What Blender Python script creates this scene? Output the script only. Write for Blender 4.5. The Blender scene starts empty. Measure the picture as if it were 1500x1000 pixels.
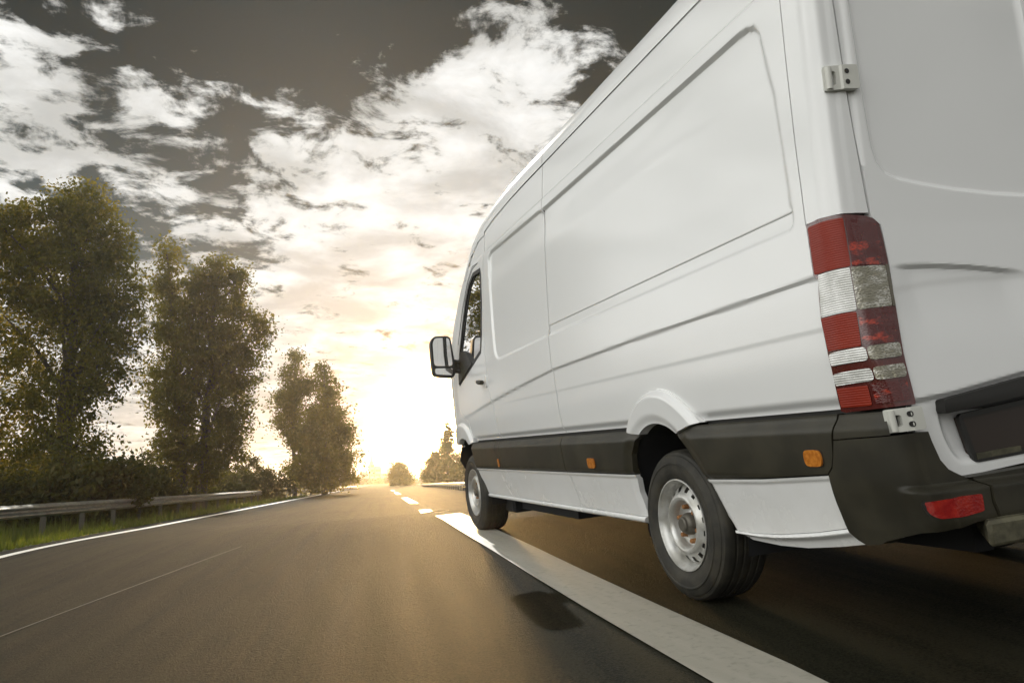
import bpy, math, random
import numpy as np
from mathutils import Matrix, Vector
random.seed(7); rng = np.random.default_rng(7)
SC = bpy.context.scene

# ------------------------------------------------------------------ camera
cam = bpy.data.cameras.new('camera'); cam.lens = 26.64; cam.sensor_width = 36; cam.clip_start = .05; cam.clip_end = 6000
camo = bpy.data.objects.new('camera', cam); SC.collection.objects.link(camo); SC.camera = camo
_r, _u, _f = Vector((.9509, -.3086, -.0246)), Vector((-.032, -.178, .984)), Vector((.306, .935, .179))
_f.normalize(); _u = (_u - _f * _u.dot(_f)).normalized(); _r = _f.cross(_u)
_m = Matrix((_r, _u, -_f)).transposed().to_4x4(); _m.translation = Vector((-1.8642, -3.2391, .5761))
camo.matrix_world = _m

# ------------------------------------------------------------------ light
SUN = Vector((.224, 3.132, 1.715)).normalized()
sun = bpy.data.lights.new('sun', 'SUN'); sun.energy = 2.8; sun.angle = math.radians(.5); sun.color = (1, .95, .87)
suno = bpy.data.objects.new('sun', sun); SC.collection.objects.link(suno)
suno.rotation_euler = (-SUN).to_track_quat('-Z', 'Y').to_euler(); suno.location = (0, 0, 30)
SC.view_settings.view_transform = 'Standard'; SC.view_settings.look = 'None'
SC.view_settings.exposure = 0.0; SC.view_settings.gamma = 1; SC.view_settings.use_curve_mapping = False

world = bpy.data.worlds.new('World'); SC.world = world; world.use_nodes = True
world.cycles.sampling_method = 'MANUAL'; world.cycles.sample_map_resolution = 2048


class NT:
    def __init__(s, tree): s.t = tree; tree.nodes.clear()
    def n(s, typ, **kw):
        ins = kw.pop('ins', {}); o = s.t.nodes.new(typ)
        for k, v in kw.items(): setattr(o, k, v)
        for k, v in ins.items():
            if isinstance(v, bpy.types.NodeSocket): s.t.links.new(v, o.inputs[k])
            else: o.inputs[k].default_value = v
        return o
    def m(s, op, *a, clamp=False):
        o = s.t.nodes.new('ShaderNodeMath'); o.operation = op; o.use_clamp = clamp
        for i, v in enumerate(a):
            if isinstance(v, bpy.types.NodeSocket): s.t.links.new(v, o.inputs[i])
            else: o.inputs[i].default_value = v
        return o.outputs[0]
    def vm(s, op, *a, out=0):
        o = s.t.nodes.new('ShaderNodeVectorMath'); o.operation = op
        for i, v in enumerate(a):
            if isinstance(v, bpy.types.NodeSocket): s.t.links.new(v, o.inputs[i])
            else: o.inputs[i].default_value = v
        return o.outputs[out]
    def sc(s, v, k):
        o = s.t.nodes.new('ShaderNodeVectorMath'); o.operation = 'SCALE'
        for i, q in ((0, v), (3, k)):
            if isinstance(q, bpy.types.NodeSocket): s.t.links.new(q, o.inputs[i])
            else: o.inputs[i].default_value = q
        return o.outputs[0]
    def mix(s, f, a, b, typ='RGBA', blend='MIX'):
        o = s.t.nodes.new('ShaderNodeMix'); o.data_type = typ
        if typ == 'RGBA': o.blend_type = blend
        i = {'RGBA': (0, 6, 7, 2), 'FLOAT': (0, 2, 3, 0)}[typ]
        for k, v in zip(i[:3], (f, a, b)):
            if isinstance(v, bpy.types.NodeSocket): s.t.links.new(v, o.inputs[k])
            else:
                if typ == 'RGBA' and k != 0 and len(v) == 3: v = (*v, 1)
                o.inputs[k].default_value = v
        return o.outputs[i[3]]
    def ss(s, x, a, b):
        o = s.n('ShaderNodeMapRange', interpolation_type='SMOOTHSTEP', ins={0: x, 1: a, 2: b, 3: 0.0, 4: 1.0}); return o.outputs[0]
    def noise(s, vec, scale, detail=6, rough=.55, dist=0.0):
        o = s.n('ShaderNodeTexNoise', ins={'Vector': vec, 'Scale': scale, 'Detail': detail, 'Roughness': rough, 'Distortion': dist}); return o.outputs['Fac']


def build_world():
    w = NT(world.node_tree)
    d = w.n('ShaderNodeTexCoord').outputs['Generated']
    d = w.vm('NORMALIZE', d)
    sep = w.n('ShaderNodeSeparateXYZ', ins={0: d}); x, y, z = sep.outputs
    zz = w.m('MAXIMUM', z, 0.0)
    den = w.m('ADD', zz, .13)
    P = w.n('ShaderNodeCombineXYZ', ins={0: w.m('DIVIDE', x, den), 1: w.m('DIVIDE', y, den), 2: 0.0}).outputs[0]
    n1 = w.noise(P, 6.2, 11, .62, .45)
    n2 = w.noise(w.vm('ADD', P, (3.7, 1.3, 5.2)), .8, 3, .5, .2)
    n3 = w.noise(w.vm('ADD', P, (9.7, 7.3, 1.2)), 13.0, 8, .62, .5)
    cov = w.m('ADD', w.m('MULTIPLY', n1, .82), w.m('MULTIPLY', n2, .20))
    cov = w.m('ADD', cov, w.m('MULTIPLY', w.m('SUBTRACT', n3, .5), .30))
    # where the clouds lie thick and where the sky opens up
    def lobe(v, sharp, amp):
        v = Vector(v).normalized()
        dt = w.vm('DOT_PRODUCT', d, tuple(v), out=1)
        return w.m('MULTIPLY', w.m('EXPONENT', w.m('MULTIPLY', w.m('SUBTRACT', dt, 1.0), sharp)), amp)
    for v, s_, a_ in (((-.04, .853, .52), 60, -.17), ((.10, .83, .55), 60, -.15), ((.40, .75, .54), 120, -.16), ((-.13, .848, .513), 120, -.06),
                      ((-.26, .87, .42), 120, .10), ((.27, .83, .49), 170, .12), ((.16, .889, .42), 60, .10), ((-.09, .90, .42), 110, .10), ((.02, .93, .38), 110, .06),
                      ((-.05, .937, .345), 200, -.07), ((.07, .944, .323), 120, .04), ((.2, .93, .3), 30, .06), ((-.19, .90, .33), 150, -.03)):
        cov = w.m('ADD', cov, lobe(v, s_, a_))
    cov = w.m('ADD', cov, w.m('MULTIPLY', w.m('SUBTRACT', 1.0, w.ss(z, .05, .33)), .10))
    cov = w.m('ADD', cov, w.m('MULTIPLY', w.ss(y, .55, -.3), .07))
    mask = w.ss(cov, .470, .585)
    body = w.ss(cov, .50, .72)
    shade = w.noise(w.vm('ADD', P, (2.2, 8.1, .3)), 3.1, 7, .55, .3)
    # clouds: bright, softly grey where thick; those off to the left boosted to light the van side, dimmer behind
    cl = w.mix(w.ss(shade, .36, .62), (.54, .54, .52), (.95, .95, .93))
    cl = w.mix(body, w.mix(.5, cl, (.62, .62, .58)), cl)
    fill_gain = w.m('ADD', 1.0, w.m('ADD', w.m('MULTIPLY', w.ss(x, -.22, -.70), 3.0), w.m('MULTIPLY', w.ss(y, .3, -.6), -.30)))
    cl = w.sc(cl, fill_gain)
    sky = w.n('ShaderNodeTexSky', sky_type='NISHITA', sun_disc=False, sun_elevation=math.radians(28.6),
              sun_rotation=math.atan2(SUN.x, SUN.y), air_density=1.0, dust_density=2.0, ozone_density=1.0).outputs[0]
    hs = w.n('ShaderNodeHueSaturation', ins={'Saturation': .32, 'Value': .26, 'Color': sky}).outputs[0]
    hs = w.vm('MINIMUM', w.vm('MULTIPLY', hs, (1.0, 1.0, .9)), w.mix(w.ss(z, .18, .50), (.95, 1.25, 1.32), (.12, .20, .21)))
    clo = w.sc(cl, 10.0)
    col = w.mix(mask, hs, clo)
    # pale band of far cloud above the horizon
    hz = w.m('SUBTRACT', 1.0, w.ss(z, .0, .20))
    col = w.mix(w.m('MULTIPLY', hz, .40), col, (6.3, 5.9, 5.3))
    # glow round the low bright spot of the horizon
    G = Vector((.198, .975, .088)).normalized()
    c = w.m('MAXIMUM', w.vm('DOT_PRODUCT', d, tuple(G), out=1), 0.0)
    for p, cc in ((14, (.7, .45, .2)), (60, (3.3, 1.8, .65)), (380, (30, 17, 5.5)), (3500, (30000, 18500, 7000))):
        g = w.m('POWER', c, float(p))
        s2 = w.sc(cc, g)
        col = w.vm('ADD', col, s2)
    # below the horizon: plain dull ground tone
    col = w.mix(w.ss(z, -.02, -.004), (1.2, 1.1, .8), col)
    bg = w.n('ShaderNodeBackground', ins={'Color': col, 'Strength': .1})
    w.n('ShaderNodeOutputWorld', ins={'Surface': bg.outputs[0]})
build_world()

# ------------------------------------------------------------------ helpers
def link(o, parent=None):
    SC.collection.objects.link(o)
    if parent: o.parent = parent
    return o
def props(o, label=None, category=None, group=None, kind=None):
    for k, v in (('label', label), ('category', category), ('group', group), ('kind', kind)):
        if v: o[k] = v
    return o
def empty(name, parent=None, loc=(0, 0, 0)):
    o = bpy.data.objects.new(name, None); o.location = loc; o.empty_display_size = .1; return link(o, parent)
def mesh(name, V, Fc, mat, parent=None, smooth=35, loc=(0, 0, 0)):
    me = bpy.data.meshes.new(name)
    V = np.asarray(V, np.float32); 
    if isinstance(Fc, np.ndarray):
        nf, k = Fc.shape
        me.vertices.add(len(V)); me.vertices.foreach_set('co', V.ravel())
        me.loops.add(nf * k); me.loops.foreach_set('vertex_index', Fc.astype(np.int32).ravel())
        me.polygons.add(nf); me.polygons.foreach_set('loop_start', np.arange(0, nf * k, k, dtype=np.int32))
        me.update(calc_edges=True); me.validate()
    else:
        me.from_pydata([tuple(map(float, v)) for v in V], [], Fc); me.update()
    if smooth:
        me.polygons.foreach_set('use_smooth', [True] * len(me.polygons)); me.set_sharp_from_angle(angle=math.radians(smooth))
    me.materials.append(mat)
    o = bpy.data.objects.new(name, me); o.location = loc
    return link(o, parent)
class Geo:
    """collects boxes, tubes, lathes into one mesh"""
    def __init__(s): s.V = []; s.F = []
    def add(s, V, F):
        b = len(s.V); s.V += [tuple(v) for v in V]; s.F += [tuple(b + i for i in f) for f in F]; return s
    def box(s, a, b, bev=0.0, M=None):
        a, b = np.minimum(a, b), np.maximum(a, b)
        if bev <= 0:
            V = [(x, y, z) for x in (a[0], b[0]) for y in (a[1], b[1]) for z in (a[2], b[2])]
            F = [(0, 1, 3, 2), (4, 6, 7, 5), (0, 4, 5, 1), (2, 3, 7, 6), (0, 2, 6, 4), (1, 5, 7, 3)]
        else:
            V = []; F = []; idx = {}
            for cx in (0, 1):
                for cy in (0, 1):
                    for cz in (0, 1):
                        c = [(a, b)[i][k] for k, i in ((0, cx), (1, cy), (2, cz))]; sg = [1 - 2 * cx, 1 - 2 * cy, 1 - 2 * cz]
                        for ax in range(3):
                            p = [c[k] + (0 if k == ax else sg[k] * bev) for k in range(3)]
                            idx[(cx, cy, cz, ax)] = len(V); V.append(tuple(p))
            for ax in range(3):
                o1, o2 = [k for k in range(3) if k != ax]
                for sd in (0, 1):
                    q = []
                    for e1, e2 in ((0, 0), (1, 0), (1, 1), (0, 1)):
                        k = [0, 0, 0]; k[ax] = sd; k[o1] = e1; k[o2] = e2; q.append(idx[(*k, ax)])
                    F.append(tuple(q))
            for ax in range(3):
                o1, o2 = [k for k in range(3) if k != ax]
                for e1 in (0, 1):
                    for e2 in (0, 1):
                        k0 = [0, 0, 0]; k0[o1] = e1; k0[o2] = e2; k1 = list(k0); k1[ax] = 1
                        F.append((idx[(*k0, o1)], idx[(*k1, o1)], idx[(*k1, o2)], idx[(*k0, o2)]))
            for cx in (0, 1):
                for cy in (0, 1):
                    for cz in (0, 1): F.append(tuple(idx[(cx, cy, cz, ax)] for ax in range(3)))
        if M is not None: V = [tuple(M @ Vector(v)) for v in V]
        return s.add(V, F)
    def tube(s, pts, r, n=10, caps=True):
        pts = [Vector(map(float, p)) for p in pts]; rs = [float(q) for q in r] if isinstance(r, (list, tuple)) else [float(r)] * len(pts)
        V = []; F = []; up = Vector((0, 0, 1))
        for i, p in enumerate(pts):
            t = (pts[min(i + 1, len(pts) - 1)] - pts[max(i - 1, 0)]).normalized()
            a = t.cross(up) if abs(t.z) < .95 else t.cross(Vector((0, 1, 0))); a.normalize(); b = t.cross(a)
            for k in range(n):
                an = 2 * math.pi * k / n; V.append(tuple(p + rs[i] * (math.cos(an) * a + math.sin(an) * b)))
        for i in range(len(pts) - 1):
            for k in range(n): F.append((i * n + k, i * n + (k + 1) % n, (i + 1) * n + (k + 1) % n, (i + 1) * n + k))
        if caps: F += [tuple(range(n))[::-1], tuple((len(pts) - 1) * n + k for k in range(n))]
        return s.add(V, F)
    def lathe(s, prof, n=64, skip=None):
        """prof: list of (radius, x); axis along x"""
        V = []; F = []; m = len(prof)
        for k in range(n):
            an = 2 * math.pi * k / n
            for r, x in prof: V.append((x, r * math.cos(an), r * math.sin(an)))
        for k in range(n):
            for i in range(m - 1):
                if skip and skip(k, i): continue
                k2 = (k + 1) % n; F.append((k * m + i, k * m + i + 1, k2 * m + i + 1, k2 * m + i))
        return s.add(V, F)
    def out(s, name, mat, parent=None, smooth=35, loc=(0, 0, 0)): return mesh(name, s.V, s.F, mat, parent, smooth, loc)

# ------------------------------------------------------------------ materials
def principled(name, base=(.5, .5, .5), rough=.5, metal=0.0, coat=0.0, spec=.5, build=None, **kw):
    m = bpy.data.materials.new(name); m.use_nodes = True; t = NT(m.node_tree)
    p = t.n('ShaderNodeBsdfPrincipled', ins={'Base Color': (*base, 1), 'Roughness': rough, 'Metallic': metal, 'Coat Weight': coat, 'Coat Roughness': .03, 'Specular IOR Level': spec})
    for k, v in kw.items(): p.inputs[k.replace('_', ' ')].default_value = v
    if build: build(t, p)
    t.n('ShaderNodeOutputMaterial', ins={'Surface': p.outputs[0]})
    return m
def objc(t): return t.n('ShaderNodeTexCoord').outputs['Object']
def bump(t, p, h, strength, dist=.01):
    b = t.n('ShaderNodeBump', ins={'Height': h, 'Strength': strength, 'Distance': dist}); t.t.links.new(b.outputs[0], p.inputs['Normal'])
def var(t, p, c1, c2, scale, detail=5, lo=.35, hi=.65, vec=None):
    f = t.ss(t.noise(vec or objc(t), scale, detail), lo, hi); t.t.links.new(t.mix(f, c1, c2), p.inputs['Base Color']); return f

def b_paint(t, p):
    co = objc(t)
    z = t.n('ShaderNodeSeparateXYZ', ins={0: co}).outputs[2]
    dirt = t.m('MULTIPLY', t.ss(z, 1.0, .3), t.ss(t.noise(co, 3.5, 8, .65), .35, .75))
    spk = t.ss(t.noise(co, 160, 2, .5), .74, .80)
    dirt = t.m('ADD', t.m('MULTIPLY', dirt, .20), t.m('MULTIPLY', spk, .18), clamp=True)
    t.t.links.new(t.mix(dirt, (.82, .825, .82), (.42, .40, .33)), p.inputs['Base Color'])
    t.t.links.new(t.m('ADD', .22, t.m('MULTIPLY', dirt, .5)), p.inputs['Roughness'])
    bump(t, p, t.noise(co, 1.6, 2), .10, .02)
PAINT = principled('white_paint', rough=.3, coat=.6, build=b_paint); PAINT.node_tree.nodes['Principled BSDF'].inputs['Coat Roughness'].default_value = .13
def b_plastic(t, p):
    co = objc(t); var(t, p, (.020, .018, .011), (.036, .032, .020), 5, 8, vec=co)
    bump(t, p, t.noise(co, 900, 2), .12, .002)
PLASTIC = principled('dark_plastic', rough=.42, build=b_plastic, spec=.45)
BUMPER = principled('bumper_plastic', rough=.5, build=b_plastic, spec=.4)
SEAL = principled('black_seal', (.018, .017, .015), .55)
DARK = principled('underbody_black', (.012, .012, .013), .85)
GLASS = principled('dark_glass', (.02, .022, .022), .03, coat=.6, spec=.9)
def thin_glass():
    m = bpy.data.materials.new('cab_glass'); m.use_nodes = True; t = NT(m.node_tree)
    fr = t.n('ShaderNodeFresnel', ins={'IOR': 1.6}).outputs[0]
    a_ = t.n('ShaderNodeBsdfTransparent', ins={'Color': (.62, .68, .66, 1)}); b_ = t.n('ShaderNodeBsdfGlossy', ins={'Color': (1, 1, 1, 1), 'Roughness': .01})
    mx = t.n('ShaderNodeMixShader', ins={0: t.m('ADD', fr, .03, clamp=True), 1: a_.outputs[0], 2: b_.outputs[0]}); t.n('ShaderNodeOutputMaterial', ins={'Surface': mx.outputs[0]}); return m
CABGLASS = thin_glass()
MIRG = principled('mirror_glass', (.75, .75, .75), .02, metal=1)
def b_rub(t, p):
    co = objc(t); var(t, p, (.014, .013, .009), (.036, .032, .022), 9, 8, vec=co); bump(t, p, t.noise(co, 60, 4), .25, .004)
RUBBER = principled('tyre_rubber', rough=.68, build=b_rub)
def b_steel(t, p):
    co = objc(t); var(t, p, (.60, .60, .58), (.44, .43, .39), 14, 8, vec=co)
STEEL = principled('wheel_silver', rough=.33, metal=.55, build=b_steel)
HUB = principled('hub_grey', (.12, .11, .09), .5, metal=.5)
RUST = principled('rusty_nut', (.30, .14, .05), .7, metal=.3)
def b_lens(kind):
    def f(t, p):
        co = objc(t); z = t.n('ShaderNodeSeparateXYZ', ins={0: co}).outputs[2]
        v = t.n('ShaderNodeTexVoronoi', ins={'Vector': t.vm('MULTIPLY', co, (110, 110, 260)), 'Scale': 1.0})
        if kind == 'side':
            f_ = t.noise(co, 6, 2); t.t.links.new(t.mix(f_, (.19, .013, .005), (.29, .028, .008)), p.inputs['Base Color'])
        elif kind == 'rear':
            n = t.ss(t.noise(t.vm('MULTIPLY', co, (1, 1, 2.2)), 16, 2), .53, .66); k = t.m('MULTIPLY', n, v.outputs['Distance'])
            t.t.links.new(t.mix(k, (.085, .005, .004), (.60, .05, .015)), p.inputs['Base Color'])
            bump(t, p, v.outputs['Distance'], .4, .003)
        elif kind == 'clear':
            t.t.links.new(t.mix(t.ss(t.noise(co, 12, 3), .35, .65), (.50, .50, .47), (.75, .75, .73)), p.inputs['Base Color'])
        else:
            n = t.m('MULTIPLY', t.ss(v.outputs['Distance'], .25, .6), t.ss(t.noise(t.vm('MULTIPLY', co, (1, 1, 2.5)), 18, 2), .42, .70))
            t.t.links.new(t.mix(n, (.30, .28, .21), (.72, .70, .64)), p.inputs['Base Color']); bump(t, p, v.outputs['Distance'], .6, .004)
    return f
L_SIDE = principled('red_lens_ribbed', rough=.35, coat=.15, spec=.25, build=b_lens('side'), Subsurface_Weight=.0)
L_REAR = principled('red_lens_faceted', rough=.12, coat=1.0, build=b_lens('rear'))
L_CLR = principled('clear_lens_ribbed', rough=.15, coat=1.0, metal=.25, build=b_lens('clear'))
L_CLR2 = principled('clear_lens_faceted', rough=.2, coat=1.0, metal=.5, build=b_lens('clear2'))
L_HOUS = principled('lamp_housing_maroon', (.085, .012, .010), .2, coat=.8)
L_SMOKE = principled('smoked_rim', (.10, .085, .055), .2, coat=.8)
AMBER = principled('amber_lens', rough=.2, coat=1.0, build=lambda t, p: (var(t, p, (.42, .13, .015), (.60, .22, .03), 60, 3), bump(t, p, t.noise(objc(t), 150, 2), .3, .002)))
REFL = principled('red_reflector', rough=.25, coat=.6, build=lambda t, p: (var(t, p, (.26, .012, .012), (.36, .024, .016), 30, 4), bump(t, p, t.n('ShaderNodeTexVoronoi', ins={'Vector': objc(t), 'Scale': 140.0}).outputs['Distance'], .3, .002)))
PLATE = principled('dark_plate', (.030, .020, .015), .45)
HINGE = principled('hinge_paint', (.60, .60, .55), .4, coat=.3)
def b_wornmetal(t, p):
    co = objc(t); var(t, p, (.060, .055, .035), (.13, .12, .075), 18, 9, vec=co); bump(t, p, t.noise(co, 70, 5), .5, .004)
STEP = principled('worn_step_metal', rough=.6, metal=.2, build=b_wornmetal)

# ------------------------------------------------------------------ body surface of the van
_z = np.array([.20, .30, .33, .46, .575, .69, .80, .97, 1.22, 1.45, 1.72, 2.03, 2.3, 2.45, 2.585, 2.66, 2.70, 2.8])
_x = np.array([.095, .088, .080, .045, .009, -.004, -.014, -.036, -.044, -.044, -.034, -.017, -.002, .012, .030, .045, .06, .11])
_zz = np.linspace(.2, 2.8, 521); _xx = np.interp(_zz, _z, _x)
_k = np.exp(-np.linspace(-2.5, 2.5, 31) ** 2 / 2); _k /= _k.sum(); _xx = np.convolve(np.pad(_xx, 15, mode='edge'), _k, 'valid')
S1, S2, RC = 1.25, 1.37, .075
def x0(z): return np.interp(z, _zz, _xx)
def yrear(z): return np.interp(z, [.2, .8, 1.1, 1.4, 2.2, 2.8], [-1.37, -1.37, -1.345, -1.325, -1.31, -1.28])
def wrap(s, z, off=0.0):
    """point of the body skin: s runs backwards along the side (s = -y), round the rear corner, then across the rear"""
    s = np.asarray(s, float); z = np.asarray(z, float); y = -s; x = x0(z) + 0 * s; nx = -1 + 0 * s; ny = 0 * s
    t = np.maximum(y - 3.7, 0); x = x + .23 * t * t; d = .46 * t; L = np.sqrt(1 + d * d)
    nx = np.where(t > 0, -1 / L, nx); ny = np.where(t > 0, d / L, ny)
    yr = yrear(z); th = np.clip((s - S1) / (S2 - S1), 0, 1) * np.pi / 2; cor = s > S1; ry = -yr - S1
    xr = np.maximum(s - S2, 0); X = x0(z) + RC * (1 - np.cos(th)) + xr
    Y = -S1 - ry * np.sin(th) - .045 * (1 - np.minimum((1 - X) ** 2, 1)) * (xr > 0)
    x = np.where(cor, X, x); y = np.where(cor, Y, y); nx = np.where(cor, -np.cos(th), nx); ny = np.where(cor, -np.sin(th), ny)
    off = np.asarray(off)
    return np.stack([x + off * nx, y + off * ny, z + 0 * s], -1)
def sstep(x, a, b):
    t = np.clip((x - a) / (b - a), 0, 1); return t * t * (3 - 2 * t)
def seg_near(P, poly, closed=True):
    P = np.asarray(P, float); A = np.asarray(poly, float); B = np.roll(A, -1, 0)
    if not closed: A, B = A[:-1], B[:-1]
    D = B - A; L2 = (D ** 2).sum(1) + 1e-12
    bd = np.full(len(P), 1e9); bq = np.zeros_like(P)
    for a, d_, l2 in zip(A, D, L2):
        t = np.clip(((P - a) @ d_) / l2, 0, 1); Q = a + t[:, None] * d_; dd = np.hypot(*(P - Q).T)
        m = dd < bd; bd[m] = dd[m]; bq[m] = Q[m]
    return bd, bq
def inside(P, poly):
    x, y = P[:, 0], P[:, 1]; A = np.asarray(poly, float); r = np.zeros(len(P), bool); j = len(A) - 1
    for i in range(len(A)):
        xi, yi = A[i]; xj, yj = A[j]
        c = ((yi > y) != (yj > y)) & (x < (xj - xi) * (y - yi) / (yj - yi + 1e-15) + xi); r ^= c; j = i
    return r
def sdist(P, poly):
    d, _ = seg_near(P, poly); return np.where(inside(P, poly), d, -d)     # positive inside
def rnd(poly, r=.03, n=5):
    """polygon with rounded corners"""
    out = []; A = [np.array(p, float) for p in poly]; m = len(A)
    for i in range(m):
        p, a, b = A[i], A[i - 1], A[(i + 1) % m]; u = a - p; v = b - p; lu, lv = np.hypot(*u), np.hypot(*v)
        k = min(r, lu * .45, lv * .45); p1 = p + u / lu * k; p2 = p + v / lv * k
        for q in np.linspace(0, 1, n): out.append(tuple((1 - q) ** 2 * p1 + 2 * q * (1 - q) * p + q * q * p2))
    return out
def axis(a, b, step, fine=()):
    """grid lines from a to b; fine: (lo, hi, step) zones"""
    xs = [a]; 
    while xs[-1] < b - 1e-9:
        h = step
        for lo, hi, st in fine:
            if lo - st <= xs[-1] <= hi: h = min(h, st)
            elif xs[-1] < lo < xs[-1] + h: h = max(lo - xs[-1], st)
        xs.append(min(xs[-1] + h, b))
    return np.array(xs)
def panel(name, poly, mat, parent, off=0.0, cell=.01, holes=(), lip=.014, finez=(), fines=(), inner=None, smooth=32, surf=wrap, edge=.003):
    """a sheet cut out of the body surface; off: number or function (s, z) -> outward offset"""
    A = np.asarray(poly, float); (s0, z0), (s1, z1) = A.min(0), A.max(0)
    ss_, zs = axis(s0, s1, cell, fines), axis(z0, z1, cell, finez)
    n, m = len(ss_), len(zs); S, Z = np.meshgrid(ss_, zs, indexing='ij')
    cs = np.stack([((S[:-1, :-1] + S[1:, 1:]) / 2).ravel(), ((Z[:-1, :-1] + Z[1:, 1:]) / 2).ravel()], 1)
    keep = inside(cs, poly)
    for h in holes: keep &= ~inside(cs, h)
    I = np.arange(n * m).reshape(n, m)
    Q = np.stack([I[:-1, :-1], I[1:, :-1], I[1:, 1:], I[:-1, 1:]], -1).reshape(-1, 4)[keep]
    P = np.stack([S.ravel(), Z.ravel()], 1)
    E = np.concatenate([Q[:, [0, 1]], Q[:, [1, 2]], Q[:, [2, 3]], Q[:, [3, 0]]]); Es = np.sort(E, 1)
    key = Es[:, 0].astype(np.int64) * (n * m) + Es[:, 1]; u, idx, cnt = np.unique(key, return_index=True, return_counts=True)
    BE = E[idx[cnt == 1]]; bv = np.unique(BE)
    bd = np.full(len(bv), 1e9); bq = P[bv].copy()
    for pl in (poly, *holes):
        d_, q_ = seg_near(P[bv], pl); mm = d_ < bd; bd[mm] = d_[mm]; bq[mm] = q_[mm]
    P[bv] = bq
    # sharp corners of the outline get a vertex of their own
    for pl in (poly, *holes):
        a = np.asarray(pl, float)
        for i in range(len(a)):
            v1 = a[i] - a[i - 1]; v2 = a[(i + 1) % len(a)] - a[i]
            cr = abs(v1[0] * v2[1] - v1[1] * v2[0]) / (np.hypot(*v1) * np.hypot(*v2) + 1e-12)
            if cr > .35 and len(bv):
                dd = np.hypot(*(P[bv] - a[i]).T); k = dd.argmin()
                if dd[k] < cell * 1.2: P[bv[k]] = a[i]
    used = np.unique(Q); remap = -np.ones(n * m, int); remap[used] = np.arange(len(used))
    P = P[used]; Q = remap[Q]; BE = remap[BE]
    O = off(P[:, 0], P[:, 1]) if callable(off) else np.full(len(P), float(off))
    V = surf(P[:, 0], P[:, 1], O)
    if lip:
        b = np.unique(BE); mp = -np.ones(len(P), int); mp[b] = len(P) + np.arange(len(b))
        V = np.concatenate([V, surf(P[b, 0], P[b, 1], O[b] - lip)])
        Q = np.concatenate([Q, np.stack([BE[:, 1], BE[:, 0], mp[BE[:, 0]], mp[BE[:, 1]]], 1)])
    return mesh(name, V, Q[:, ::-1], mat, parent, smooth)
def ring(name, poly, mat, parent, w=.02, off=0.0, lip=.012, closed=True):
    A = np.asarray(poly, float); c = A.mean(0); n = len(A)
    T = np.roll(A, -1, 0) - np.roll(A, 1, 0); T /= np.hypot(*T.T)[:, None]; N = np.stack([T[:, 1], -T[:, 0]], 1)
    if ((A + N * .001 - c) ** 2).sum() < ((A - c) ** 2).sum(): N = -N
    o1 = A + N * w / 2; i1 = A - N * w / 2
    R = [wrap(o1[:, 0], o1[:, 1], off - lip), wrap(o1[:, 0], o1[:, 1], off), wrap(i1[:, 0], i1[:, 1], off), wrap(i1[:, 0], i1[:, 1], off - lip)]
    V = np.concatenate(R); F = []
    for k in range(3):
        for i in range(n): j = (i + 1) % n; F.append((k * n + i, k * n + j, (k + 1) * n + j, (k + 1) * n + i))
    return mesh(name, V, F, mat, parent, 40)

# ------------------------------------------------------------------ ground
A_, B_, ZF = .08211, .03285, -.12
def sat(t, p, pw, n, nw):
    return np.where(t > p, p + pw * (1 - np.exp(-(np.maximum(t, p) - p) / pw)), np.where(t < -n, -n - nw * (1 - np.exp((np.minimum(t, -n) + n) / nw)), t))
def edge_x(Y): return -5.58 + .145 * np.maximum(Y, -60) + .15 * np.exp(-((Y - 9.5) / 1.7) ** 2) - .13 * np.exp(-((Y - 6.4) / 1.5) ** 2)
def gz_road(X, Y):
    w_ = 1 - sstep(Y, 4.6, 12.5); return (A_ * sat(X, 2.6, 2, 4.5, 2) + B_ * sat(Y, 30, 4, 6, 4)) * w_ + ZF * (1 - w_)
def gz(X, Y):
    d = edge_x(Y) - .45 - X; r = X - (edge_x(Y) + 15.2)
    return gz_road(X, Y) - .36 * sstep(d, 0, 2.3) - .25 * sstep(r, 0, 3)
def grid_sheet(name, xs, ys, fn, mat, kind='structure', dz=0.0):
    X, Y = np.meshgrid(xs, ys, indexing='ij'); Z = fn(X, Y) + dz; n, m = X.shape; I = np.arange(n * m).reshape(n, m)
    Q = np.stack([I[:-1, :-1], I[1:, :-1], I[1:, 1:], I[:-1, 1:]], -1).reshape(-1, 4)
    o = mesh(name, np.stack([X, Y, Z], -1).reshape(-1, 3), Q, mat, None, 60); o['kind'] = kind; return o
def strip(name, path, w, mat, dz, step=.25, kind='structure', nx=2):
    """ribbon lying on the road; path: (X, Y) centre points"""
    P = np.asarray(path, float); ys = np.concatenate([np.arange(P[0, 1], min(P[-1, 1], 30), step), np.arange(max(P[0, 1], 30), P[-1, 1], 4), [P[-1, 1]]])
    xc = np.interp(ys, P[:, 1], P[:, 0]); off = np.linspace(-w / 2, w / 2, nx) if not isinstance(w, tuple) else np.array(np.linspace(w[0], w[1], nx))
    X = xc[:, None] + off[None]; Y = ys[:, None] + 0 * off[None]; Z = gz_road(X, Y) + dz; n, m = X.shape; I = np.arange(n * m).reshape(n, m)
    Q = np.stack([I[:-1, :-1], I[:-1, 1:], I[1:, 1:], I[1:, :-1]], -1).reshape(-1, 4)
    o = mesh(name, np.stack([X, Y, Z], -1).reshape(-1, 3), Q, mat, None, 60); o['kind'] = kind; return o

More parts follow.
